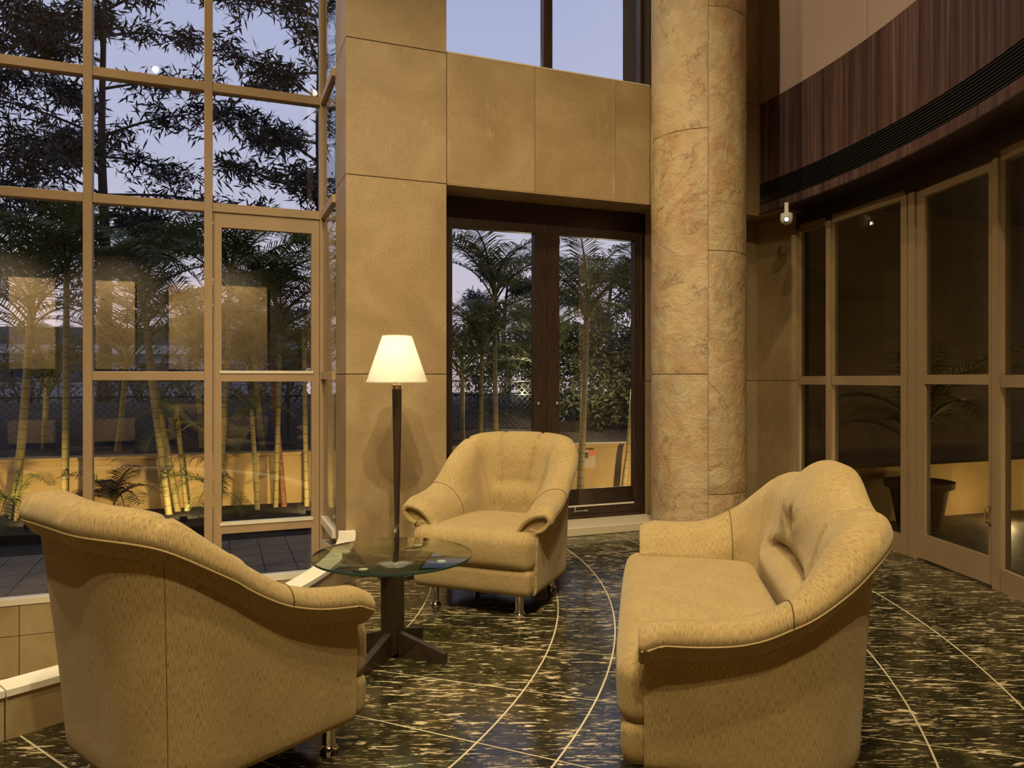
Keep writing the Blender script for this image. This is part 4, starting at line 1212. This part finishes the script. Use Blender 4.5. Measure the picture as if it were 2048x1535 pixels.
bld = empty('far_building', (*pxd(110, 30), 0), math.radians(8)); tag(bld, 'long low pale building beyond the garden on the left', 'building')
MB().box(-9, 9, 0, 5, 0.2, 2.4).build('wall', 'far_wall', bld)
MB().box(-9.3, 9.3, -0.35, 5.3, 2.4, 2.75).build('fascia', 'far_band', bld)
MB().box(-8.8, 8.8, 0.5, 5, 2.75, 3.5).build('roof_block', 'far_roof', bld)
for i in range(18): MB().box(-8.9+i, -8.86+i, -0.03, 0.0, 0.3, 2.4).build('wall_rib', 'far_roof', bld)
for i in range(6): 
    wn = MB().box(-8+i*2.8, -6.6+i*2.8, -0.04, 0.0, 1.2, 2.1).build('window', 'far_band', bld)
    MB().box(-7.94+i*2.8, -6.66+i*2.8, -0.05, -0.04, 1.26, 2.04).build('pane', 'far_roof', wn)

# ------------------------------------------------------------------ terrace with a potted palm behind the round glazing
ter = MB().arcwall(CC, RG+0.12, 15.0, math.radians(-36), math.radians(18), -0.2, -0.02, 40).build('terrace_floor', 'slate_paver'); tag(ter, 'dark terrace outside the curved glazing', kind='structure')
pX, pY = pxd(1838, 7.15)
pot = empty('plant_pot', (pX, pY, -0.02)); tag(pot, 'brown rimmed pot on the dark terrace behind the glass door', 'plant pot')
MB().lathe([(0.17, 0.0), (0.19, 0.02), (0.25, 0.36), (0.26, 0.38), (0.30, 0.39), (0.305, 0.45), (0.27, 0.455), (0.255, 0.42)], 32).build('body', 'terracotta', pot, True, math.radians(35))
MB().lathe([(0.24, 0.40), (0.24, 0.418)], 28).build('soil', 'dark_soil', pot)
pp = empty('potted_palm', (pX, pY, 0.40)); tag(pp, 'dark palm growing in the pot behind the glass door', 'palm')
rr = random.Random(4)
MB().tube([(0, 0, -0.02), (0.02, 0, 0.3), (0, 0.01, 0.6)], [0.035, 0.03, 0.025], 8).build('trunk', 'bark', pp)
for i in range(12):
    link('frond', FR[i % 4], pp, (0, 0, 0.25+0.03*i), (0, -0.25+0.85*((i*0.618) % 1.0), i*2.399), 0.95 if (i*0.618) % 1.0 < 0.45 else 0.6)
tw = MB().arcwall(CC, 11.5, 11.75, math.radians(-36), math.radians(16), -0.1, 0.55, 40).build('terrace_wall', 'garden_render'); tag(tw, 'low ochre wall at the far side of the terrace', kind='structure')
tr_ = MB().arcwall(CC, RF+0.3, 14.0, math.radians(-36), math.radians(27), 3.3, 3.45, 40).build('ceiling_canopy', 'dark_gallery'); tag(tr_, 'dark canopy over the terrace', kind='structure')
tb_ = MB().arcwall(CC, 12.4, 12.6, math.radians(-36), math.radians(19), -0.2, 3.4, 40).build('wall_terrace', 'terrace_dark'); tag(tb_, 'dim olive wall closing the terrace', kind='structure')
te_ = wallframe(MB().box(4.5, 10.0, 0.35, 0.5, -0.2, 3.45).build('wall_terrace_end', 'terrace_dark')); tag(te_, 'dim end wall of the terrace', kind='structure')
tw2 = wallframe(MB().box(4.75, 9.0, -0.45, -0.20, -0.1, 0.52).build('terrace_planter', 'garden_render')); tag(tw2, 'low ochre wall at the end of the terrace', kind='structure')
for a_, pw_ in ((6.3, 16), (7.7, 16)):
    q_ = l2w(a_, -0.95)
    l = bpy.data.lights.new('terrace_uplight', 'POINT'); l.energy = pw_; l.color = (1, 0.75, 0.35); l.shadow_soft_size = 0.04
    lo = bpy.data.objects.new('terrace_uplight', l); COL.objects.link(lo); lo.location = (q_[0], q_[1], 0.12)
for a in (2.0, -12.0):
    p = on(math.radians(a), 10.9)
    l = bpy.data.lights.new('terrace_light', 'POINT'); l.energy = 80; l.color = (1, 0.75, 0.35); l.shadow_soft_size = 0.05
    lo = bpy.data.objects.new('terrace_light', l); COL.objects.link(lo); lo.location = (p[0], p[1], 0.15)
